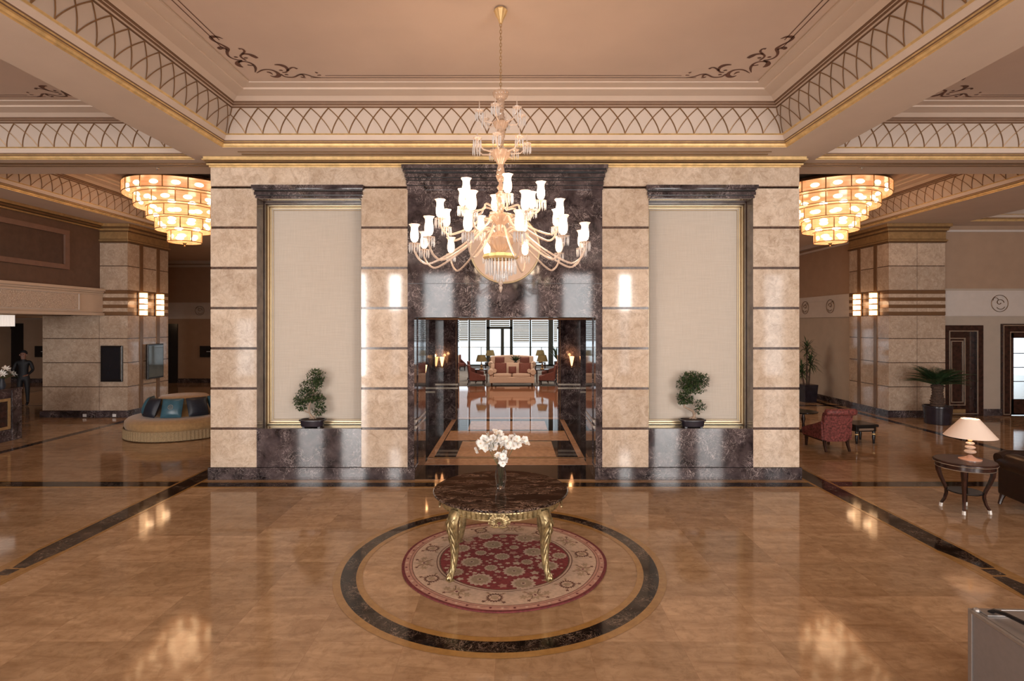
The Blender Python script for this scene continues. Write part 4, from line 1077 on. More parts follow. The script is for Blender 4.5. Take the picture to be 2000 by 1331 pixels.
# ---- gilt centre table
def centre_table():
    t = thing('centre_table', 'round marble-topped table with carved gilt legs standing on the rug', 'table', (0.0, TY, 0.015))
    H = .785; R = .735
    g = MB(); g.lathe([(.001, H - .045), (R - .05, H - .045), (R - .03, H - .038), (R - .012, H - .03), (R, H - .018), (R, H - .008), (R - .01, H), (.001, H)], n=96); g.build('marble_top', M['table_marble'], t)
    a_ = MB(); n = 288; rows = []
    for z, r, fl in ((H - .045, .66, 0), (H - .062, .665, 0), (H - .066, .645, 0), (H - .07, .64, 1), (H - .125, .632, 1), (H - .13, .637, 0), (H - .142, .637, 0), (H - .147, .62, 0), (H - .147, .56, 0)):
        rows.append([(r*(1 + (fl*.016*cos(72*a)))*cos(a), r*(1 + (fl*.016*cos(72*a)))*sin(a), z) for a in [2*pi*j/n for j in range(n)]])
    a_.grid(rows, 0, True, False); ap = a_.build('apron', M['table_gold'], t)
    b = MB()
    for j in range(110):
        a = 2*pi*j/110; b.ball((.665*cos(a), .665*sin(a), H - .054), .0085, 6)
    b.build('beaded_edge', M['table_gold'], ap)
    # scallop shells front, back and sides
    sh = None
    for k in range(4):
        if sh is None:
            s = MB(); rows = []
            for i in range(7):
                v = i/6; row = []
                for j in range(41):
                    a = pi*(-.08 + 1.16*j/40); rr = .012 + .082*v
                    row.append((rr*cos(a)*1.15, -.025*sin(pi*min(v*1.1, 1)) - .006*abs(cos(8.5*a))*v, rr*sin(a)*.95 - .02))
                rows.append(row)
            s.grid(rows, 0)
            for sg in (-1, 1):
                s.tube([(sg*(.03 + (.028 - .0022*i)*cos(i*.7) * 1), -.022, -.045 + (.022 - .0018*i)*sin(i*.7)) for i in range(11)], .006, 6)
            s.tube([(-.085, -.012, -.05), (-.04, -.02, -.062), (0, -.022, -.058), (.04, -.02, -.062), (.085, -.012, -.05)], .009, 6)
            sh = s.build('carved_shell', M['table_gold'], t); sh.location = (0, -.645, H - .125)
        else:
            c_ = sh.copy(); sc.collection.objects.link(c_); a = k*pi/2; c_.location = (.645*sin(a), -.645*cos(a), H - .125); c_.rotation_euler = (0, 0, a)
    # cabriole legs
    L = MB(); prof = [(.625, H - .10, .062), (.65, H - .15, .068), (.668, H - .21, .066), (.662, H - .28, .060), (.645, H - .38, .050), (.635, H - .48, .041), (.64, H - .58, .034), (.66, H - .67, .028), (.69, H - .735, .030), (.715, H - .768, .032)]
    pts = []; rs = []
    for i in range(len(prof) - 1):
        for u in (0, .34, .67):
            pts.append((prof[i][0] + (prof[i+1][0] - prof[i][0])*u, 0, prof[i][1] + (prof[i+1][1] - prof[i][1])*u)); rs.append(prof[i][2] + (prof[i+1][2] - prof[i][2])*u)
    pts.append((prof[-1][0], 0, prof[-1][1])); rs.append(prof[-1][2])
    L.tube(pts, rs, 10, flat=.9, up=(1, 0, 0))
    for sg in (-1, 1):                            # side ridges
        L.tube([(p[0] + .3*r, sg*r*.86, p[2]) for p, r in zip(pts, rs)], .008, 6)
        L.tube([(.675 + (.030 - .0024*i)*cos(i*.75), sg*.05, H - .185 + (.030 - .0024*i)*sin(i*.75)) for i in range(11)], .0085, 6)
    lg = L.build('leg', M['table_gold'], t)
    A = MB()                                      # acanthus leaves down the knee
    for k in range(7):
        i0 = 4 + 3*k
        for sg in (-1, 0, 1):
            P_ = []
            for m_ in range(5):
                i = min(i0 + m_ + (1 if sg == 0 else 0), len(pts) - 2); p, r = pts[i], rs[i]; th = sg*(.25 + .20*m_); P_.append((p[0] + r*(.92 + .05*m_)*cos(th), r*(.92 + .05*m_)*sin(th), p[2]))
            A.tube(P_, [.003, .010, .013, .010, .003], 6)
    ac = A.build('acanthus_leaf', M['table_gold'], lg)
    Fo = MB(); Fo.tube([(.69 + (.032 - .0026*i)*cos(i*.7 - 1.2), 0, .05 + (.032 - .0026*i)*sin(i*.7 - 1.2)) for i in range(12)], .014, 6); Fo.box(.672, -.03, 0, .735, .03, .018)
    ft = Fo.build('scroll_foot', M['table_gold'], lg)
    lg.rotation_euler = (0, 0, pi/4)
    for k in (1, 2, 3):
        c_ = lg.copy(); sc.collection.objects.link(c_); c_.rotation_euler = (0, 0, pi/4 + k*pi/2)
        for kk in (ac, ft):
            c2 = kk.copy(); sc.collection.objects.link(c2); c2.parent = c_
centre_table()

# ---- vase with white orchids on the table
t = thing('glass_vase', 'clear cut-glass vase in the middle of the marble table top', 'vase', (0, TY, .80))
g = MB(); g.lathe([(.001, .012), (.036, .0), (.045, .01), (.052, .05), (.062, .11), (.060, .17), (.045, .23), (.032, .27), (.034, .285), (.030, .285), (.028, .27), (.041, .23), (.055, .17), (.056, .11), (.046, .05), (.001, .03)], n=10, cap=False); g.build('body', M['glass'], t, smooth=False)
t = thing('white_orchids', 'bunch of white orchid blooms standing in the glass vase', 'flowers', (0, TY, .83))
st = MB(); rl = random.Random(11)
def bloom(mb, r, rl, m=0):
    a0 = rl.random()*6; ax = Vector((0, 0, 1))
    for k in range(6):
        a = a0 + 2*pi*k/6; d = Vector((cos(a), sin(a), 0)); s_ = Vector((-sin(a), cos(a), 0)); w = r*(.5 if k % 2 else .38); up = ax*r*(.22 if k % 2 else .08)
        mb.face([Vector((0, 0, 0)), d*r*.35 + s_*w*.8 + up*.5, d*r*.8 + s_*w + up, d*r*1.08 + up*.7, d*r*.8 - s_*w + up, d*r*.35 - s_*w*.8 + up*.5], m)
    mb.lathe([(r*.02, 0), (r*.22, r*.12), (r*.16, r*.34), (r*.02, r*.3)], (0, 0, 0), 7, 1)
heads = []
for k in range(10):
    an = (k - 4.5)*.20; L = rl.uniform(.85, 1.0)
    top = Vector((sin(an)*.31*L, rl.uniform(-.13, .10), .24 + .33*cos(an*.8)*L))
    pts = [Vector((rl.uniform(-.02, .02), rl.uniform(-.02, .02), 0)), Vector((top.x*.15, top.y*.1, .22)), Vector((top.x*.6, top.y*.5, .24 + (top.z - .24)*.7)), top, Vector((top.x*1.12, top.y*1.25, top.z - .07))]
    st.tube(pts, [.003]*4 + [.002], 5); heads += [(pts[2], top, pts[4])]
st.build('stem', M['green2'], t)
protos = [bm_.build('bloom', [M['white'], M['throat']], t, smooth=False) for bm_ in [MB(), MB(), MB()] if not bloom(bm_, .034, rl)]
spots = []
for p2, top, e in heads:
    for u in (0.15, .5, .85): spots += [p2.lerp(top, u) + Vector([rl.uniform(-.03, .03) for _ in range(3)]) for _ in (0, 1)]
    spots += [top.lerp(e, u) + Vector([rl.uniform(-.02, .02) for _ in range(3)]) for u in (.3, .9)]
spots += [Vector((rl.uniform(-.045, .045), rl.uniform(-.08, .0), rl.uniform(.24, .36))) for _ in range(13)]
for i_, c in enumerate(spots):
    c.z = max(c.z, .25); o = protos[i_] if i_ < 3 else protos[i_ % 3].copy()
    if i_ >= 3: sc.collection.objects.link(o)
    o.location = c; o.scale = [rl.uniform(1.0, 1.4)]*3
    d = Vector((rl.uniform(-1, 1) + c.x*3, rl.uniform(-1.6, .2), rl.uniform(-.3, 1))).normalized(); o.rotation_euler = d.to_track_quat('Z', 'Y').to_euler()

# ---- bonsai trees in the niches
def leaf(mb, c, d, L, w, nrm=None, m=0, curl=.15):
    d = d.normalized(); s_ = d.cross(nrm or Vector((0, 0, 1)))
    if s_.length < 1e-4: s_ = d.orthogonal()
    s_.normalize(); n_ = s_.cross(d)
    c = Vector(c)
    mb.face([c, c + d*L*.45 + s_*w - n_*w*.2, c + d*L - n_*L*curl, c + d*L*.45 - s_*w - n_*w*.2], m)
def foliage(mb, c, r, n, rl, L=.035, flat=.8, mm=1):
    for _ in range(n):
        v = Vector((rl.gauss(0, 1), rl.gauss(0, 1), rl.gauss(0, 1))); v.normalize(); q_ = rl.random()**.4
        p = Vector(c) + Vector((v.x*r*q_, v.y*r*q_, v.z*r*flat*q_))
        for k in range(3): leaf(mb, p, v + Vector((rl.uniform(-.9, .9), rl.uniform(-.9, .9), rl.uniform(-.5, .9))), L*rl.uniform(.7, 1.2), L*.22, m=rl.choice(range(mm)))
def bonsai(x, y, label, trunk, branches, puffs, seed, potw):
    t = thing('bonsai', label, 'bonsai tree', (x, y, ZL[1]), group=None)
    p = MB()
    def orr(sx, sy, z, n=28): return [(sx*math.copysign(abs(cos(a))**.6, cos(a)), sy*math.copysign(abs(sin(a))**.6, sin(a)), z) for a in [2*pi*j/n for j in range(n)]]
    p.grid([orr(.17, .10, .012), orr(.185, .115, .02), orr(.195, .125, .10), orr(.22, .145, .11), orr(.22, .145, .13), orr(.195, .125, .13), orr(.185, .115, .105)], 0, True, True)
    for sx in (-.13, .13):
        for sy in (-.07, .07): p.box(sx - .02, sy - .02, 0, sx + .02, sy + .02, .02)
    p.build('pot', M['pot'], t)
    MB().grid([orr(.18, .11, .10), orr(.17, .10, .125), orr(.08, .05, .14)], 0, True, True).build('soil', M['soil'], t)
    b = MB(); b.tube([(q_[0], q_[1], q_[2]) for q_ in trunk], [q_[3] for q_ in trunk], 8)
    for a_ in range(6):
        an = a_*pi/3; b.tube([(trunk[0][0], trunk[0][1], .17), (trunk[0][0] + .05*cos(an), .04*sin(an), .14), (trunk[0][0] + .09*cos(an), .07*sin(an), .125)], [.018, .012, .004], 6)
    for br in branches: b.tube([q_[:3] for q_ in br], [q_[3] for q_ in br], 6)
    b.build('trunk', M['bark'], t)
    f = MB(); rl = random.Random(seed)
    for c, r, n in puffs: foliage(f, c, r, n, rl, .042, .85, 2)
    f.build('foliage', [M['green'], M['green2']], t, smooth=False)
# coordinates from the photograph: x offset and height above the ledge at y = 9.42 (1 px = 8.76 mm)
def bx(px, c, Y=9.42): return (px - c) / F * Y
def bz(py, Y=9.42): return PZ(py, Y) - ZL[1]
YB = 9.36
cL = PX(611, YB); q = lambda px, py, yo=0: (bx(px, 611, YB), yo, bz(py, YB))
bonsai(cL, YB, 'small bonsai with slim S-shaped crown in a dark oval pot, left niche ledge',
    [(*q(611, 824), .030), (*q(609, 815), .024), (*q(604, 806), .018), (*q(603, 795), .014), (*q(609, 780), .010), (*q(612, 765), .008), (*q(618, 748), .006)],
    [[(*q(606, 808), .014), (*q(596, 804), .010), (*q(588, 796), .006)], [(*q(611, 815), .012), (*q(622, 806), .008), (*q(630, 800), .004)], [(*q(604, 795), .008), (*q(592, 785), .005), (*q(580, 784), .004)]],
    [(q(617, 737), .155, 300), (q(620, 748, .02), .10, 110), (q(598, 754), .10, 110), (q(594, 775), .14, 210), (q(612, 772), .13, 190), (q(624, 783), .10, 120), (q(581, 784), .075, 80), (q(590, 793), .09, 110), (q(622, 802), .095, 110), (q(633, 799), .04, 30)], 5, 1)
cR = PX(1352, YB); q = lambda px, py, yo=0: (bx(px, 1352, YB), yo, bz(py, YB))
bonsai(cR, YB, 'bonsai with broad round crown and twisted trunk in a dark pot, right niche ledge',
    [(*q(1354, 824), .034), (*q(1356, 812), .028), (*q(1354, 804), .022), (*q(1345, 799), .019), (*q(1336, 795), .017), (*q(1338, 785), .015), (*q(1348, 772), .012), (*q(1352, 758), .009), (*q(1352, 745), .006)],
    [[(*q(1356, 812), .012), (*q(1362, 803), .007), (*q(1367, 793), .004)], [(*q(1345, 780), .008), (*q(1335, 775), .005)]],
    [(q(1350, 745), .20, 420), (q(1340, 752), .16, 220), (q(1363, 752), .17, 260), (q(1372, 742), .12, 130), (q(1338, 776), .13, 200), (q(1332, 782), .08, 80), (q(1347, 782), .07, 70), (q(1365, 790), .07, 55), (q(1374, 795), .05, 30), (q(1363, 803), .05, 30)], 9, 1)

# ---- round ottoman with fringe, back cone and cushions
OX, OY = -7.75, 13.2
t = thing('round_ottoman', 'round tan velvet seat with long fringe and raised centre in the left aisle', 'ottoman', (OX, OY, 0))
g = MB(); g.lathe([(1.0, .06), (1.12, .10), (1.17, .22), (1.19, .30), (1.18, .38), (1.12, .44), (.98, .465), (.7, .46)], n=56); g.build('seat', M['velvet'], t)
g = MB(); n = 300
rows = [[(r*(1 + .006*cos(100*a))*cos(a), r*(1 + .006*cos(100*a))*sin(a), z) for a in [2*pi*j/n for j in range(n)]] for z, r in ((.235, 1.20), (.225, 1.215), (.205, 1.205), (.02, 1.21))]
g.grid(rows, 0, True); g.build('fringe', M['fringe'], t)
g = MB(); g.lathe([(.62, .44), (.56, .55), (.47, .70), (.43, .80)], n=40); g.build('backrest', M['velvet'], t)
g = MB(); g.lathe([(.42, .79), (.50, .81), (.53, .86), (.48, .90), (.2, .92), (.001, .92)], n=40); tp = g.build('top_cushion', M['velvet'], t)
g = MB(); rows = [[(r*(1 + .01*cos(50*a))*cos(a), r*(1 + .01*cos(50*a))*sin(a), z + (0 if i < 1 else .03*abs(sin(5*a)))) for a in [2*pi*j/200 for j in range(200)]] for i, (z, r) in enumerate(((.86, .535), (.70, .545)))]
g.grid(rows, 0, True); g.build('fringe', M['fringe'], tp)
def cushion_thing(name, label, cat, loc, rz, tilt, sx, sy, sz, mat, group=None, med=False, roll=0):
    o = thing(name, label, cat, loc, rz, group) if med else None
    g = MB(); Mx = R3('X', tilt) @ R3('Y', roll); n = 12; 
    for sg in (-1, 1):
        rows = []
        for i in range(n + 1):
            row = []
            for j in range(n + 1):
                u, v = -1 + 2*i/n, -1 + 2*j/n
                ku = 1 - .10*(1 - v*v)*abs(u)**3; kv = 1 - .10*(1 - u*u)*abs(v)**3
                th = ((1 - u*u)*(1 - v*v))**.42
                row.append(Mx @ Vector((sx*u*kv, sg*sy*th + sg*.004, sz*v*ku)))
            rows.append(row)
        g.grid(rows, 0)
    if o:
        g.build('pad', mat, o)
        m_ = MB(); m_.tube([Mx @ Vector((.05*cos(a), -sy - .004, .05*sin(a))) for a in [2*pi*j/20 for j in range(21)]], .006, 5); m_.tube([Mx @ Vector((.02*cos(a), -sy - .006, .02*sin(a))) for a in [2*pi*j/10 for j in range(11)]], .005, 5)
        m_.build('round_emblem', M['silver'], o)
        return o
    o = g.build(name, mat); o.location = loc; o.rotation_euler = (0, 0, rz)
    return tag(o, label, cat, group)
cols = ['blue', 'blue_dark', 'blue', 'blue_dark', 'blue', 'blue_dark', 'blue', 'blue_dark', 'blue', 'blue_dark']
labs = {0: 'shiny blue cushion at the left end of the ottoman seat', 1: 'dark blue cushion second from the left on the ottoman', 2: 'shiny blue cushion with round emblem facing the camera on the ottoman', 3: 'dark blue cushion just right of the emblem cushion on the ottoman', 4: 'shiny blue cushion leaning at the right, next to the marble pier'}
NC = 9
for k in range(NC):
    a = radians(-90 + (k - 2)*40 + 12); r = .73
    lab = labs.get(k, 'blue cushion leaning on the far side of the ottoman back')
    if k > 4: continue
    cushion_thing('cushion', lab, 'cushion', (OX + r*cos(a), OY + r*sin(a), .685), a + pi/2, radians(-22), .215, .10, .22, M[cols[k]], 'blue cushions around the ottoman back', med=(k == 2))

# ---- screens on the left column
t = thing('wall_screen', 'black upright screen on the front of the left marble column', 'screen', (PX(217, 15.25), 15.25, PZ(711, 15.25)))
MB().box(-.30, 0, -.50, .30, .06, .50).build('housing', M['black'], t, smooth=False, bevel=.01)
MB().box(-.24, -.006, -.44, .24, 0, .44).build('display', M['screen'], t, smooth=False)
MB().box(.265, -.008, -.44, .275, .002, .46).build('edge_strip', M['silver'], t, smooth=False)
t = thing('wall_screen', 'upright screen reflecting daylight on the side of the left marble column', 'screen', (-10.50, 16.35, PZ(705, 16.35)))
MB().box(-.03, -.36, -.52, .03, .36, .50).build('housing', M['black'], t, smooth=False, bevel=.01)
MB().box(.03, -.32, -.47, .036, .32, .45).build('display', simple('screen_painted_sheen', (.10, .12, .12), .04), t, smooth=False)  # lighter grey paints the daylight sheen onto a black screen
for px_, l_ in ((165, 'small square white step light in the column base, left one'), (223, 'small square white step light in the column base, right one')):
    o = MB().box(-.05, -.01, -.04, .05, .0, .04).build('step_light', M['sign_white'], smooth=False); o.location = (PX(px_, 15.24), 15.25, PZ(812, 15.24)); tag(o, l_, 'light', 'step lights in the left column base')
for px_, l_, w_ in ((79, 'black rectangular sign on the far wall beside the hall door', .30), (403, 'black rectangular sign on the far wall beside the marble pier', .32)):
    t = thing('wall_sign', l_, 'sign', (PX(px_, 24.2), 24.25, PZ(687, 24.2))); MB().box(-w_, 0, -.25, w_, .04, .24).build('plate', M['black'], t, smooth=False)
    m_ = MB()
    for k in range(6): m_.box(-.02 + k*.035, -.004, -.02, .0 + k*.035 + .006, 0, .01)
    m_.build('lettering', M['sign_white'], t, smooth=False)

# ---- reception desk with flowers, crystal lantern, downlight
t = thing('reception_desk', 'dark marble reception desk with gilt framed panel at the left edge', 'desk', (-11.05, 12.5, 0))
g = MB(); g.box(-.75, -3.2, 0, 0, 0, 1.12, 0); g.box(-.75, -3.2, 0, .012, .0, .14, 0); g.build('body', M['dark_deep'], t, smooth=False)
MB().box(-.78, -3.23, 1.12, .03, .03, 1.165).build('counter_top', M['dark'], t, smooth=False, bevel=.006)
MB().box(-.2, -.22, 0, .022, .012, 1.12).build('corner_post', M['dark'], t, smooth=False)
g = MB()
for y0_, y1_, z0_, z1_ in ((-2.95, -.27, .27, .33), (-2.95, -.27, .89, .95), (-.33, -.27, .33, .89), (-2.95, -2.89, .33, .89)): g.box(-.01, y0_, z0_, .022, y1_, z1_)
g.build('gilt_frame', M['gold_line'], t, smooth=False)
MB().box(-.01, -2.89, .33, .012, -.33, .89).build('panel', M['wood_dark'], t, smooth=False)
t = thing('flower_vase', 'white lilies in a dark vase on the reception desk', 'flowers', (PX(4, 12.1), 12.1, 1.165))
MB().lathe([(.05, 0), (.07, .08), (.04, .2), (.05, .24)], n=16).build('vase', M['blue_dark'], t)
g = MB(); f = MB(); rl = random.Random(4)
for k in range(16):
    a = rl.random()*2*pi; d = Vector((cos(a), sin(a), rl.uniform(.4, 1.4))).normalized(); tip = Vector((0, 0, .22)) + d*rl.uniform(.15, .36)
    f.tube([(0, 0, .2), tip], .004, 4)
    for p_ in range(6):
        b = p_*pi/3; u = d.orthogonal().normalized(); v = d.cross(u); leaf(g, tip, d*.5 + u*cos(b) + v*sin(b), .085, .014, d)
    leaf(f, tip*.8, d + Vector((.4, .2, -.3)), .14, .02)
g.build('lily', M['white'], t, smooth=False); f.build('foliage', M['green'], t, smooth=False)
t = thing('crystal_lantern', 'square lantern of hanging crystal rods under the balcony at the left edge', 'ceiling lamp', (PX(-4, 13.0), 13.0, 2.84))
MB().box(-.22, -.22, -.03, .22, .22, 0).build('top_plate', M['gold_line'], t, smooth=False)
g = MB()
for i in range(13):
    for sx, sy in ((-.2 + i*.0333, -.2), (-.2 + i*.0333, .2), (-.2, -.2 + i*.0333), (.2, -.2 + i*.0333)): g.box(sx - .012, sy - .012, -.30, sx + .012, sy + .012, -.03)
g.build('crystal_rod', emis('lit_crystal_rod', (.9, .85, .8), .28), t, smooth=False)
t = thing('downlight', 'small lit recessed spotlight in the low ceiling under the balcony', 'ceiling light', (PX(123, 20.5), 20.5, 2.835))
MB().lathe([(.12, 0), (.15, -.012), (.12, -.02), (.10, -.01)], n=24).build('trim_ring', M['gold_line'], t); MB().lathe([(.001, -.008), (.10, -.008)], n=20).build('lens', M['bulb'], t)
point('downlight_glow', (0, 0, -.12), 9, WARM, .05, t)

# ---- receptionist behind the desk
def person():
    t = thing('person', 'person in dark clothes standing behind the reception desk', 'person', (PX(46, 17.5), 17.5, 0), radians(25))
    J = {'pel': (0, 0, .93, .13), 'sp1': (0, 0, 1.08, .12), 'sp2': (0, .01, 1.28, .145), 'neck': (0, 0, 1.45, .06), 'hd0': (0, -.02, 1.53, .062), 'hd1': (0, -.03, 1.62, .088), 'hd2': (0, -.01, 1.70, .07),
         'sL': (.17, 0, 1.40, .062), 'eL': (.25, -.03, 1.13, .045), 'wL': (.16, -.22, .98, .03), 'hL': (.12, -.30, .97, .028), 'sR': (-.17, 0, 1.40, .062), 'eR': (-.25, -.02, 1.13, .045), 'wR': (-.2, -.2, .99, .03), 'hR': (-.16, -.28, .98, .028),
         'tL': (.09, 0, .85, .095), 'kL': (.10, -.01, .48, .062), 'aL': (.10, .02, .09, .04), 'fL': (.11, -.13, .035, .035), 'tR': (-.09, 0, .85, .095), 'kR': (-.10, -.01, .48, .062), 'aR': (-.10, .02, .09, .04), 'fR': (-.11, -.13, .035, .035)}
    E = [('pel', 'sp1'), ('sp1', 'sp2'), ('sp2', 'neck'), ('neck', 'hd0'), ('hd0', 'hd1'), ('hd1', 'hd2'), ('sp2', 'sL'), ('sL', 'eL'), ('eL', 'wL'), ('wL', 'hL'), ('sp2', 'sR'), ('sR', 'eR'), ('eR', 'wR'), ('wR', 'hR'),
         ('pel', 'tL'), ('tL', 'kL'), ('kL', 'aL'), ('aL', 'fL'), ('pel', 'tR'), ('tR', 'kR'), ('kR', 'aR'), ('aR', 'fR')]
    for s_, h in ((1, 'hL'), (-1, 'hR')):          # fingers
        x, y, z, _ = J[h]
        for k in range(4):
            a = '%s%d' % (h, k); J[a] = (x + (k - 1.5)*.018, y - .05, z - .005, .009); J[a + 'b'] = (x + (k - 1.5)*.02, y - .085 + abs(k - 1.5)*.006, z - .022, .0075); E += [(h, a), (a, a + 'b')]
        J[h + 't'] = (x - s_*.045, y - .02, z, .010); E.append((h, h + 't'))
    ks = list(J); me = bpy.data.meshes.new('body'); me.from_pydata([J[k][:3] for k in ks], [(ks.index(a), ks.index(b)) for a, b in E], [])
    q_ = N('clothes_and_skin'); sp = q_.n('ShaderNodeSeparateXYZ'); q_.l(q_.coord(), sp.inputs[0])
    head = q_.math('GREATER_THAN', sp.outputs[2], 1.475); hand = q_.math('MULTIPLY', q_.math('LESS_THAN', sp.outputs[1], -.23), q_.math('GREATER_THAN', sp.outputs[2], .9))
    q_.set(col=q_.mix(q_.math('MAXIMUM', head, hand), (.012, .011, .014), (.34, .17, .12)), rough=.6); me.materials.append(q_.m)
    o = bpy.data.objects.new('body', me); sc.collection.objects.link(o); o.parent = t
    sk = o.modifiers.new('skin', 'SKIN'); sv = me.skin_vertices[0].data
    for i, k in enumerate(ks):
        r = J[k][3]; sv[i].radius = (r, r*.75) if k in ('pel', 'sp1', 'sp2') else (r, r); sv[i].use_root = (k == 'pel')
    ss = o.modifiers.new('sub', 'SUBSURF'); ss.levels = 2; ss.render_levels = 2
    h = MB(); h.ball((0, 0.02, 1.668), .095, 16, 0, 1.05); hh = h.build('hair', M['suit'], t)
    h = MB(); h.tube([(0, -.115, 1.64), (0, -.135, 1.605), (0, -.115, 1.60)], [.006, .012, .006], 6)
    for s_ in (-1, 1): h.ball((s_*.085, -.03, 1.615), .018, 6, 0, 1.4)
    h.build('nose_and_ears', M['skin'], t)
    h = MB()
    for s_ in (-1, 1): h.ball((s_*.032, -.108, 1.63), .010, 6)
    h.box(-.022, -.118, 1.57, .022, -.10, 1.578); h.build('eyes_and_mouth', M['black'], t)
person()

for px_, l_ in ((307, 'small ceiling sprinkler under the beam at the left of the marble pier'), (1683, 'small ceiling sprinkler under the beam at the right of the marble pier')):
    o = MB().lathe([(.035, 0), (.035, -.01), (.012, -.014), (.012, -.04), (.022, -.045), (.001, -.05)], n=14).build('sprinkler', M['silver']); o.location = (PX(px_, 9.78), 9.78, SOF); tag(o, l_, 'sprinkler')
# ---- red armchair seen from behind (faces away)
def armchair(label, loc, rz, fab, w=.62, d=.72, H=.90, group=None, name='armchair', roll=True, arms=True):
    t = thing(name, label, 'armchair', loc, rz, group)
    hw = w/2
    g = MB()                                       # back: curved panel leaning back, rolled top. chair faces +y
    prof = [(-.29, .20), (-.31, .36), (-.335, .56), (-.37, .72), (-.40, .80)] if roll else [(-.30, .30), (-.31, .5), (-.34, .70), (-.36, H)]
    rows = []
    for y, z in prof:
        k = 1 - .16*max(0, .60 - z)/.36
        rows.append([(-hw*k, y + .09, z), (-hw*k - .01, y + .04, z), (-hw*k, y, z), (0, y - .025, z), (hw*k, y, z), (hw*k + .01, y + .04, z), (hw*k, y + .09, z), (0, y + .10, z)])
    g.grid(rows, 0, True, True)
    if roll:
        c = [(-hw - .02, -.43, .82), (-hw, -.43, .82), (hw, -.43, .82), (hw + .02, -.43, .82)]
        g.tube(c, [.045, .068, .068, .045], 14)
    g.build('backrest', fab, t, ang=50)
    g = MB(); g.cushion((0, .06, .34), hw - .02, .34, .10, e=.45); g.build('seat', fab, t)
    g = MB(); g.box(-hw + .01, -.28, .20, hw - .01, .38, .26); g.build('seat_rail', M['wood_dark'], t, smooth=False, bevel=.01)
    if arms:
        for s_ in (-1, 1):
            g = MB(); g.grid([[(s_*(hw - .03), y, z0), (s_*(hw + .02), y, z0), (s_*(hw + .03), y, z1), (s_*(hw - .02), y, z1)] for y, z0, z1 in ((-.30, .24, .62), (-.1, .24, .54), (.15, .24, .46), (.36, .24, .38))], 0, True, True)
            g.build('arm', fab, t, ang=50)
    for sx in (-1, 1):
        for yy, lean in ((.33, .0), (-.27, -.07)):
            g = MB(); g.tube([(sx*(hw - .06), yy, .22), (sx*(hw - .055), yy + lean*.3, .12), (sx*(hw - .05), yy + lean, 0)], [.040, .032, .025], 4, flat=1.0, up=(1, 1, 0)); g.build('leg', M['wood_dark'], t, ang=30)
    return t
armchair('red damask armchair with rolled back, seen from behind in the right aisle', (6.70, 11.50, .003), radians(4), M['red'], .60)
# ---- black side bench table with gold leg collars
t = thing('low_table', 'small black table with gold leg collars right of the red armchair', 'table', (7.76, 12.15, 0), radians(6))
g = MB(); g.box(-.27, -.27, .36, .27, .27, .42); g.box(-.235, -.235, .26, .235, .235, .36); g.build('table_top', M['black'], t, smooth=False, bevel=.012)
MB().box(-.17, -.243, .29, .17, -.235, .335).build('drawer_front', M['silver'], t, smooth=False)
for sx in (-1, 1):
    for sy in (-1, 1):
        g = MB(); g.lathe([(.03, .27), (.03, .23), (.036, .22), (.036, .19), (.028, .18), (.034, .14), (.022, 0)], (sx*.20, sy*.20, 0), 12); l_ = g.build('leg', M['black'], t)
        MB().lathe([(.038, .218), (.040, .205), (.038, .192)], (sx*.20, sy*.20, 0), 12).build('gold_collar', M['gold'], l_)
# ---- low round table behind the chair
t = thing('round_table', 'low round dark table with a small finial dish behind the red armchair', 'table', (7.15, 13.3, 0))
MB().lathe([(.001, .46), (.30, .46), (.32, .475), (.32, .49), (.001, .49)], n=40).build('table_top', M['black'], t)
MB().lathe([(.16, 0), (.16, .02), (.04, .05), (.03, .2), (.05, .3), (.025, .42), (.08, .46)], n=20).build('pedestal', M['wood_dark'], t)
# ---- palm in pot beside the right column
def pot_mb(r, h, taper=.9): return MB().lathe([(r*taper*.96, 0), (r*taper, .01), (r, h - .05), (r*1.03, h - .04), (r*1.03, h), (r*.93, h), (r*.9, h - .05), (.001, h - .05)], n=36)
t = thing('potted_palm', 'cycad palm with arching fronds in a round black pot beside the right column', 'potted plant', (PX(1831, 14.35), 14.35, 0))
pot_mb(.32, .47).build('pot', M['pot'], t)
g = MB(); g.lathe([(.10, .40)] + [(.125 + .022*(k % 2) + .02*sin(k*.4), .43 + .033*k) for k in range(18)] + [(.05, 1.04)], n=18, wob=lambda a, i: 1 + .08*sin(7*a + i*1.7)); g.build('trunk', M['bark_dark'], t, ang=20)
g = MB(); rl = random.Random(21)
for k in range(44):
    a = 2*pi*k*.618 + rl.uniform(-.1, .1); el = rl.uniform(.32, 1.45); L = rl.uniform(.60, .86); d = Vector((cos(a), sin(a), 0))
    pts = []
    for i in range(9):
        u = i/8; r = L*u*cos(el*(1 - .5*u)); z = 1.0 + L*u*sin(el*(1 - .35*u)) - .13*u*u*L
        pts.append(d*(r + .03) + Vector((0, 0, z)))
    g.tube(pts, [.010 - .0075*i/8 for i in range(9)], 4)
    side = Vector((-d.y, d.x, 0))
    for i in range(1, 8):
        for fr in (0, .33, .66):
            p = pts[i].lerp(pts[i+1], fr); tt = (pts[i+1] - pts[i]).normalized(); ll = .24*sin(pi*min(1, (i + fr)/8*.85 + .2))
            for s_ in (-1, 1): leaf(g, p, side*s_*.9 + tt*.75 + Vector((0, 0, .25)), ll, .013, m=0, curl=.1)
g.build('frond', [M['green']], t, smooth=False)
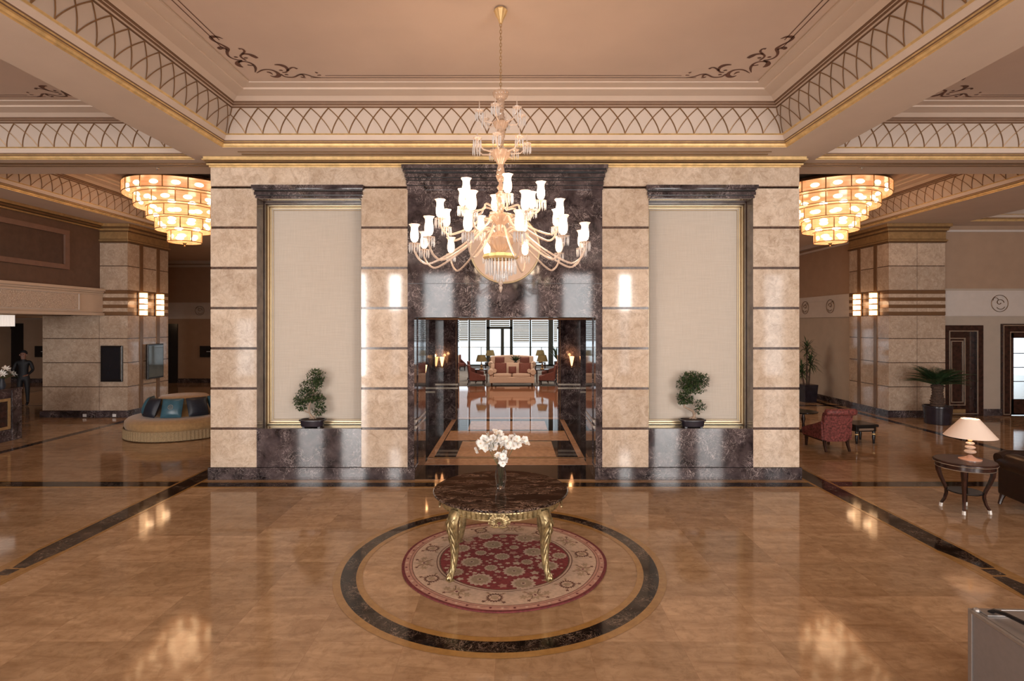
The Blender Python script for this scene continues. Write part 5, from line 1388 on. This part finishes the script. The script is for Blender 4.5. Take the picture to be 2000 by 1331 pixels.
# ---- dracaena beyond the pavilion corner
t = thing('potted_dracaena', 'spiky dracaena in a square black planter behind the right marble pier', 'potted plant', (PX(1576, 18.4), 18.4, 0), radians(8))
MB().grid([[(sx*.20, sy*.20, 0) for sx, sy in ((-1,-1),(1,-1),(1,1),(-1,1))], [(sx*.24, sy*.24, .58) for sx, sy in ((-1,-1),(1,-1),(1,1),(-1,1))]], 0, True, True).build('planter', M['pot'], t, smooth=False)
g = MB(); f = MB(); rl = random.Random(8)
for x0_, y0_, hh in ((0, 0, 1.85), (.10, .05, 1.4), (-.12, -.04, 1.15)):
    g.tube([(x0_, y0_, .5), (x0_*1.6, y0_*1.5, hh*.7), (x0_*2.0, y0_*1.5, hh)], [.03, .022, .018], 7)
    for k in range(80):
        a = rl.random()*2*pi; el = rl.uniform(-.5, 1.3); d = Vector((cos(a)*cos(el), sin(a)*cos(el), sin(el))); b = Vector((x0_*2.0, y0_*1.5, hh + rl.uniform(-.28, .05))); L = rl.uniform(.30, .50)
        s_ = d.cross(Vector((0, 0, 1))).normalized()*.016; m1 = b + d*L*.55 + Vector((0, 0, -.02)); e = b + d*L + Vector((0, 0, -.12))
        f.face([b - s_*.6, b + s_*.6, m1 + s_, m1 - s_]); f.face([m1 - s_, m1 + s_, e])
g.build('stem', M['bark_dark'], t); f.build('foliage', [M['green']], t, smooth=False)

# ---- side table, lamp and leather sofa at the right edge
t = thing('side_table', 'dark round side table with pale line edges and white foot caps beside the leather sofa', 'table', (6.44, 7.68, 0))
g = MB(); g.lathe([(.001, .665), (.345, .665), (.36, .672), (.36, .69), (.35, .70), (.001, .70)], n=56); tt = g.build('table_top', M['wood_dark'], t)
g = MB(); g.lathe([(.30, .60), (.335, .60), (.335, .665), (.30, .665)], n=56); g.build('apron', M['wood_dark'], t)
g = MB()
for z, r in ((.668, .360), (.602, .337)): g.tube([(r*cos(a), r*sin(a), z) for a in [2*pi*j/56 for j in range(57)]], .005, 5, cap=False)
g.build('silver_line', M['silver'], tt)
MB().lathe([(.001, .255), (.20, .255), (.205, .265), (.20, .275), (.001, .275)], n=40).build('lower_shelf', M['black'], t)
for k in range(4):
    a = pi/4 + k*pi/2 + .06
    def P(r, z): return (r*cos(a), r*sin(a), z)
    g = MB(); g.tube([P(.30, .61), P(.295, .52), P(.265, .42), P(.225, .32), P(.205, .26), P(.205, .20), P(.225, .12), P(.262, .05)], [.034, .031, .027, .024, .023, .022, .020, .018], 4, up=(cos(a), sin(a), 0)); l_ = g.build('leg', M['wood_dark'], t, ang=30)
    g = MB(); g.tube([P(.262, .052), P(.268, 0)], [.021, .021], 4, up=(cos(a), sin(a), 0)); g.build('foot_cap', M['white'], l_, smooth=False)
t = thing('table_lamp', 'table lamp with wide pale conical shade and bubble glass stem on the round side table', 'lamp', (6.53, 7.70, .70))
g = MB(); g.lathe([(.001, 0), (.135, 0), (.135, .012), (.07, .03), (.035, .055), (.02, .07), (.001, .07)], n=32); g.build('base', simple('pink_glass_base', (.45, .27, .20), .15), t)
for zc_, r in ((.115, .070), (.175, .062), (.230, .052)):
    g = MB(); g.ball((0, 0, zc_), r, 24, 0, .42); g.build('glass_bubble', M['crystal'], t)
MB().lathe([(.02, .258), (.028, .27), (.014, .29), (.01, .50)], n=12).build('stem', M['gold'], t)
g = MB(); g.lathe([(.305, .325), (.295, .335), (.20, .455), (.105, .572)], n=48, cap=False); g.build('lamp_shade', M['lampshade'], t)
g = MB(); g.lathe([(.10, .571), (.03, .571)], n=24, cap=False)
g = MB()
for k in range(3): g.tube([(0, 0, .56), (.10*cos(k*2.1), .10*sin(k*2.1), .57)], .003, 4)
g.build('shade_spider', M['gold_line'], t)
point('lamp_glow', (0, 0, .48), 2.6, (1, .66, .42), .04, t)

def sofa_leather():
    t = thing('leather_sofa', 'black leather sofa with rolled arm at the right edge of the picture', 'sofa', (7.08, 7.60, 0), radians(-9))
    # local: arm along y at x 0..0.28; sofa extends to +x; faces -y
    g = MB(); g.box(.02, -.42, .14, .24, .40, .58); g.build('arm_panel', M['leather'], t, smooth=False, bevel=.03)
    g = MB(); ys = [-.46, -.44, -.20, -.17, -.14, .2, .42]; rs = [.10, .135, .14, .132, .14, .14, .12]
    g.tube([(.12, y, .62) for y in ys], rs, 20); ar = g.build('rolled_arm', M['leather'], t)
    g = MB()
    for y in (-.44, -.17): g.tube([(.12 + .142*cos(a), y, .62 + .142*sin(a)) for a in [2*pi*j/28 for j in range(29)]], .006, 5, cap=False)
    g.build('piping', M['wood_dark'], ar)
    g = MB(); g.box(.2, .12, .14, 2.2, .42, .60); g.build('back_panel', M['leather'], t, smooth=False, bevel=.04)
    g = MB(); g.tube([(.0, .33, .64), (.1, .34, .66), (2.2, .34, .66)], [.10, .125, .125], 18); g.build('rolled_back', M['leather'], t)
    g = MB(); g.box(.22, -.44, .14, 2.2, .2, .30); g.build('seat_base', M['leather'], t, smooth=False, bevel=.02)
    for k in range(2): g = MB(); g.cushion((.74 + .98*k, -.14, .38), .48, .31, .09, e=.4); g.build('seat_cushion', M['leather'], t)
    for x, y in ((.05, .36), (.05, -.38), (2.0, -.38), (2.0, .36)):
        g = MB(); g.tube([(x + .03, y, .16), (x, y, .08), (x - .03, y - .01, 0)], [.04, .028, .022], 8); g.build('leg', M['wood_dark'], t)
sofa_leather()

# ---- metal flight case in the near right corner
t = thing('metal_case', 'silver metal case with black handle standing in the near right corner', 'case', (3.335, 3.875, 0), radians(-2))
g = MB(); g.box(.012, -.74, .02, .55, -.012, .588); g.build('body', M['alu_panel'], t, smooth=False, bevel=.006)
g = MB(); g.box(.03, -.72, .588, .55, -.03, .596); g.build('lid_panel', M['alu'], t, smooth=False)
for x, y in ((.0, -.0), (.0, -.76), (.52, 0), (.52, -.76)):
    g = MB(); g.box(x, y - (.035 if y == 0 else 0), 0, x + .035, y + (0 if y == 0 else .035), .60); g.build('corner_profile', M['alu'], t, smooth=False, bevel=.004)
g = MB(); g.box(0, -.74, .575, .022, -.02, .60); g.build('edge_profile', M['alu'], t, smooth=False, bevel=.004); MB().box(0.022, -.022, .575, .55, 0, .60).build('edge_profile', M['alu'], t, smooth=False, bevel=.004); MB().box(0, -.74, 0, .022, -.02, .03).build('edge_profile', M['alu'], t, smooth=False, bevel=.004)
g = MB(); g.ball((.035, -.035, .598), .022, 12); g.box(.05, -.11, .598, .20, -.02, .606); g.build('corner_plate', M['alu'], t)
g = MB(); g.tube([(.10, -.06, .60), (.11, -.09, .628), (.13, -.16, .64), (.19, -.42, .64), (.20, -.48, .625), (.205, -.50, .60)], .014, 8); g.build('handle', M['black'], t)

# ================================================================ LOUNGE
def sofa(label, x, y, w, fab, cush, Hh=.95, z=.012):
    t = thing('sofa', label, 'sofa', (x, y, z)); hw = w/2
    g = MB(); g.box(-hw + .16, -.38, .16, hw - .16, .4, .40); g.build('seat_base', fab, t, smooth=False, bevel=.02)
    for s_ in (-1, 1):
        g = MB(); g.cushion((s_*(hw - .16)*.5, -.05, .46), (hw - .16)*.5, .34, .08, e=.35); g.build('seat_cushion', fab, t)
        g = MB(); g.box(s_*(hw - .18), -.38, .16, s_*(hw - .04), .38, .56); g.tube([(s_*(hw - .09), yy, .60) for yy in (-.42, -.40, .38)], [.10, .12, .12], 16); g.build('arm', fab, t, bevel=0)
    g = MB(); n = 16
    g.grid([[(-hw + .08 + (w - .16)*i/n, yy, (zz if zz < .5 else zz - .06*abs(2*i/n - 1)**2)) for i in range(n + 1)] for yy, zz in ((.22, .4), (.26, Hh - .05), (.34, Hh), (.42, Hh - .04), (.42, .16))], 0); g.build('backrest', fab, t, ang=60)
    for sx in (-1, 1):
        for yy in (-.32, .34): MB().lathe([(.018, 0), (.03, .17)], (sx*(hw - .12), yy, 0), 8).build('leg', M['wood_dark'], t)
    for i, (cx_, s_, l_) in enumerate(cush):
        cushion_thing('cushion', l_, 'cushion', (x + cx_, y + .04 - (.10 if s_ < .2 else 0), z + .70 - (.22 - s_)*.6), 0, radians(-14), s_, .08, s_*.95, M['rust_fab'], 'rust cushions on the lounge sofas')
    return t
sofa('cream rolled-arm sofa facing the passage in the far lounge', .09, 22.95, 1.92, M['cream_fab'],
     [(-.48, .25, 'rust cushion at the left end of the cream lounge sofa'), (.54, .25, 'rust cushion at the right end of the cream lounge sofa'), (.02, .16, 'small rust cushion in the middle of the cream lounge sofa')])
for x_, l_ in ((-.62, 'left round bolster on the cream lounge sofa'), (.80, 'right round bolster on the cream lounge sofa')):
    o = MB().lathe([(.001, -.12), (.07, -.12), (.08, -.1), (.08, .1), (.07, .12), (.001, .12)], n=20).xf(Matrix.Rotation(pi/2, 4, 'X')).build('bolster', M['cream_fab']); o.location = (x_, 22.80, .645); tag(o, l_, 'cushion', 'bolsters on the cream lounge sofa')
sofa('second sofa behind the cream one, deeper in the lounge', .09, 27.4, 2.3, M['cream_fab'],
     [(-.62, .24, 'brown cushion at the left on the rear lounge sofa'), (.62, .24, 'brown cushion at the right on the rear lounge sofa')], 1.02)
def side_chair(label, x, y, rz, g_=None):
    return armchair(label, (x, y, .013), rz, M['rust_fab'], .58, .7, .86, g_, roll=False)
side_chair('dark armchair on the left of the cream lounge sofa', -1.42, 23.1, radians(-80))
side_chair('dark armchair on the right of the cream lounge sofa', 1.62, 23.1, radians(80))
side_chair('armchair alone by the far left lounge window', -2.9, 30.5, radians(-150))
side_chair('second armchair further back on the left of the lounge sofas', -1.6, 25.3, radians(-80))
side_chair('second armchair further back on the right of the lounge sofas', 1.85, 25.3, radians(80))
def end_table(x, y, l_):
    t = thing('end_table', l_, 'table', (x, y, .012)); MB().box(-.27, -.27, .56, .27, .27, .60).build('table_top', M['wood_dark'], t, smooth=False)
    for sx in (-1, 1):
        for sy in (-1, 1): MB().box(sx*.24 - .02, sy*.24 - .02, 0, sx*.24 + .02, sy*.24 + .02, .56).build('leg', M['wood_dark'], t, smooth=False)
def lounge_lamp(x, y, l_, z=.612, s_=1):
    t = thing('table_lamp', l_, 'lamp', (x, y, z), group=None)
    MB().lathe([(.09, 0), (.09, .02), (.03, .05), (.06, .16), (.02, .26), (.01, .36)], n=14).build('base', M['gold_line'], t)
    MB().lathe([(.25*s_, .34), (.17*s_, .62)], n=24, cap=False).build('lamp_shade', simple('olive_lamp_shade', (.22, .17, .07), .8) if 'olive' not in M else M['olive'], t)
M['olive'] = simple('olive_lamp_shade', (.20, .16, .07), .8)
end_table(-1.25, 24.9 - .75, 'dark end table left of the lounge sofas'); end_table(1.42, 24.15, 'dark end table right of the lounge sofas')
lounge_lamp(-1.25, 24.15, 'olive shaded lamp on the left end table in the lounge'); lounge_lamp(1.42, 24.15, 'olive shaded lamp on the right end table in the lounge')
end_table(-1.05, 28.6, 'end table with lamp beside the lounge glass door'); end_table(1.55, 28.6, 'end table with lamp at the right of the rear sofa')
lounge_lamp(-1.05, 28.6, 'olive shaded lamp in front of the lounge glass door'); lounge_lamp(1.55, 28.6, 'olive shaded lamp at the right behind the rear sofa')
t = thing('console_table', 'narrow dark console table between the two lounge sofas', 'table', (.1, 24.6, .012)); MB().box(-.8, -.2, .72, .8, .2, .76).build('table_top', M['wood_dark'], t, smooth=False)
for sx in (-1, 1): MB().box(sx*.74 - .03, -.17, 0, sx*.74 + .03, .17, .72).build('leg', M['wood_dark'], t, smooth=False)
t = thing('potted_orchid', 'dark leafy plant in a small pot on the console between the lounge sofas', 'potted plant', (.25, 24.6, .772))
MB().lathe([(.06, 0), (.09, .14)], n=14).build('pot', M['pot'], t); g = MB(); rl = random.Random(2)
for k in range(46):
    a = rl.random()*2*pi; leaf(g, (0, 0, .13), Vector((cos(a)*.6, sin(a)*.6, rl.uniform(.3, 1.6))), rl.uniform(.22, .42), .03)
g.build('foliage', M['green'], t, smooth=False)
t = thing('planter', 'tall dark round planter by the lounge window column on the right', 'planter', (2.62, 29.8, .012)); pot_mb(.26, .56, .85).build('pot', M['pot'], t)
g = MB()
for k in range(60):
    a = rl.random()*2*pi; leaf(g, (0, 0, .5), Vector((cos(a)*.5, sin(a)*.5, rl.uniform(.6, 2.2))), rl.uniform(.5, 1.3), .05)
g.build('foliage', M['green'], t, smooth=False)
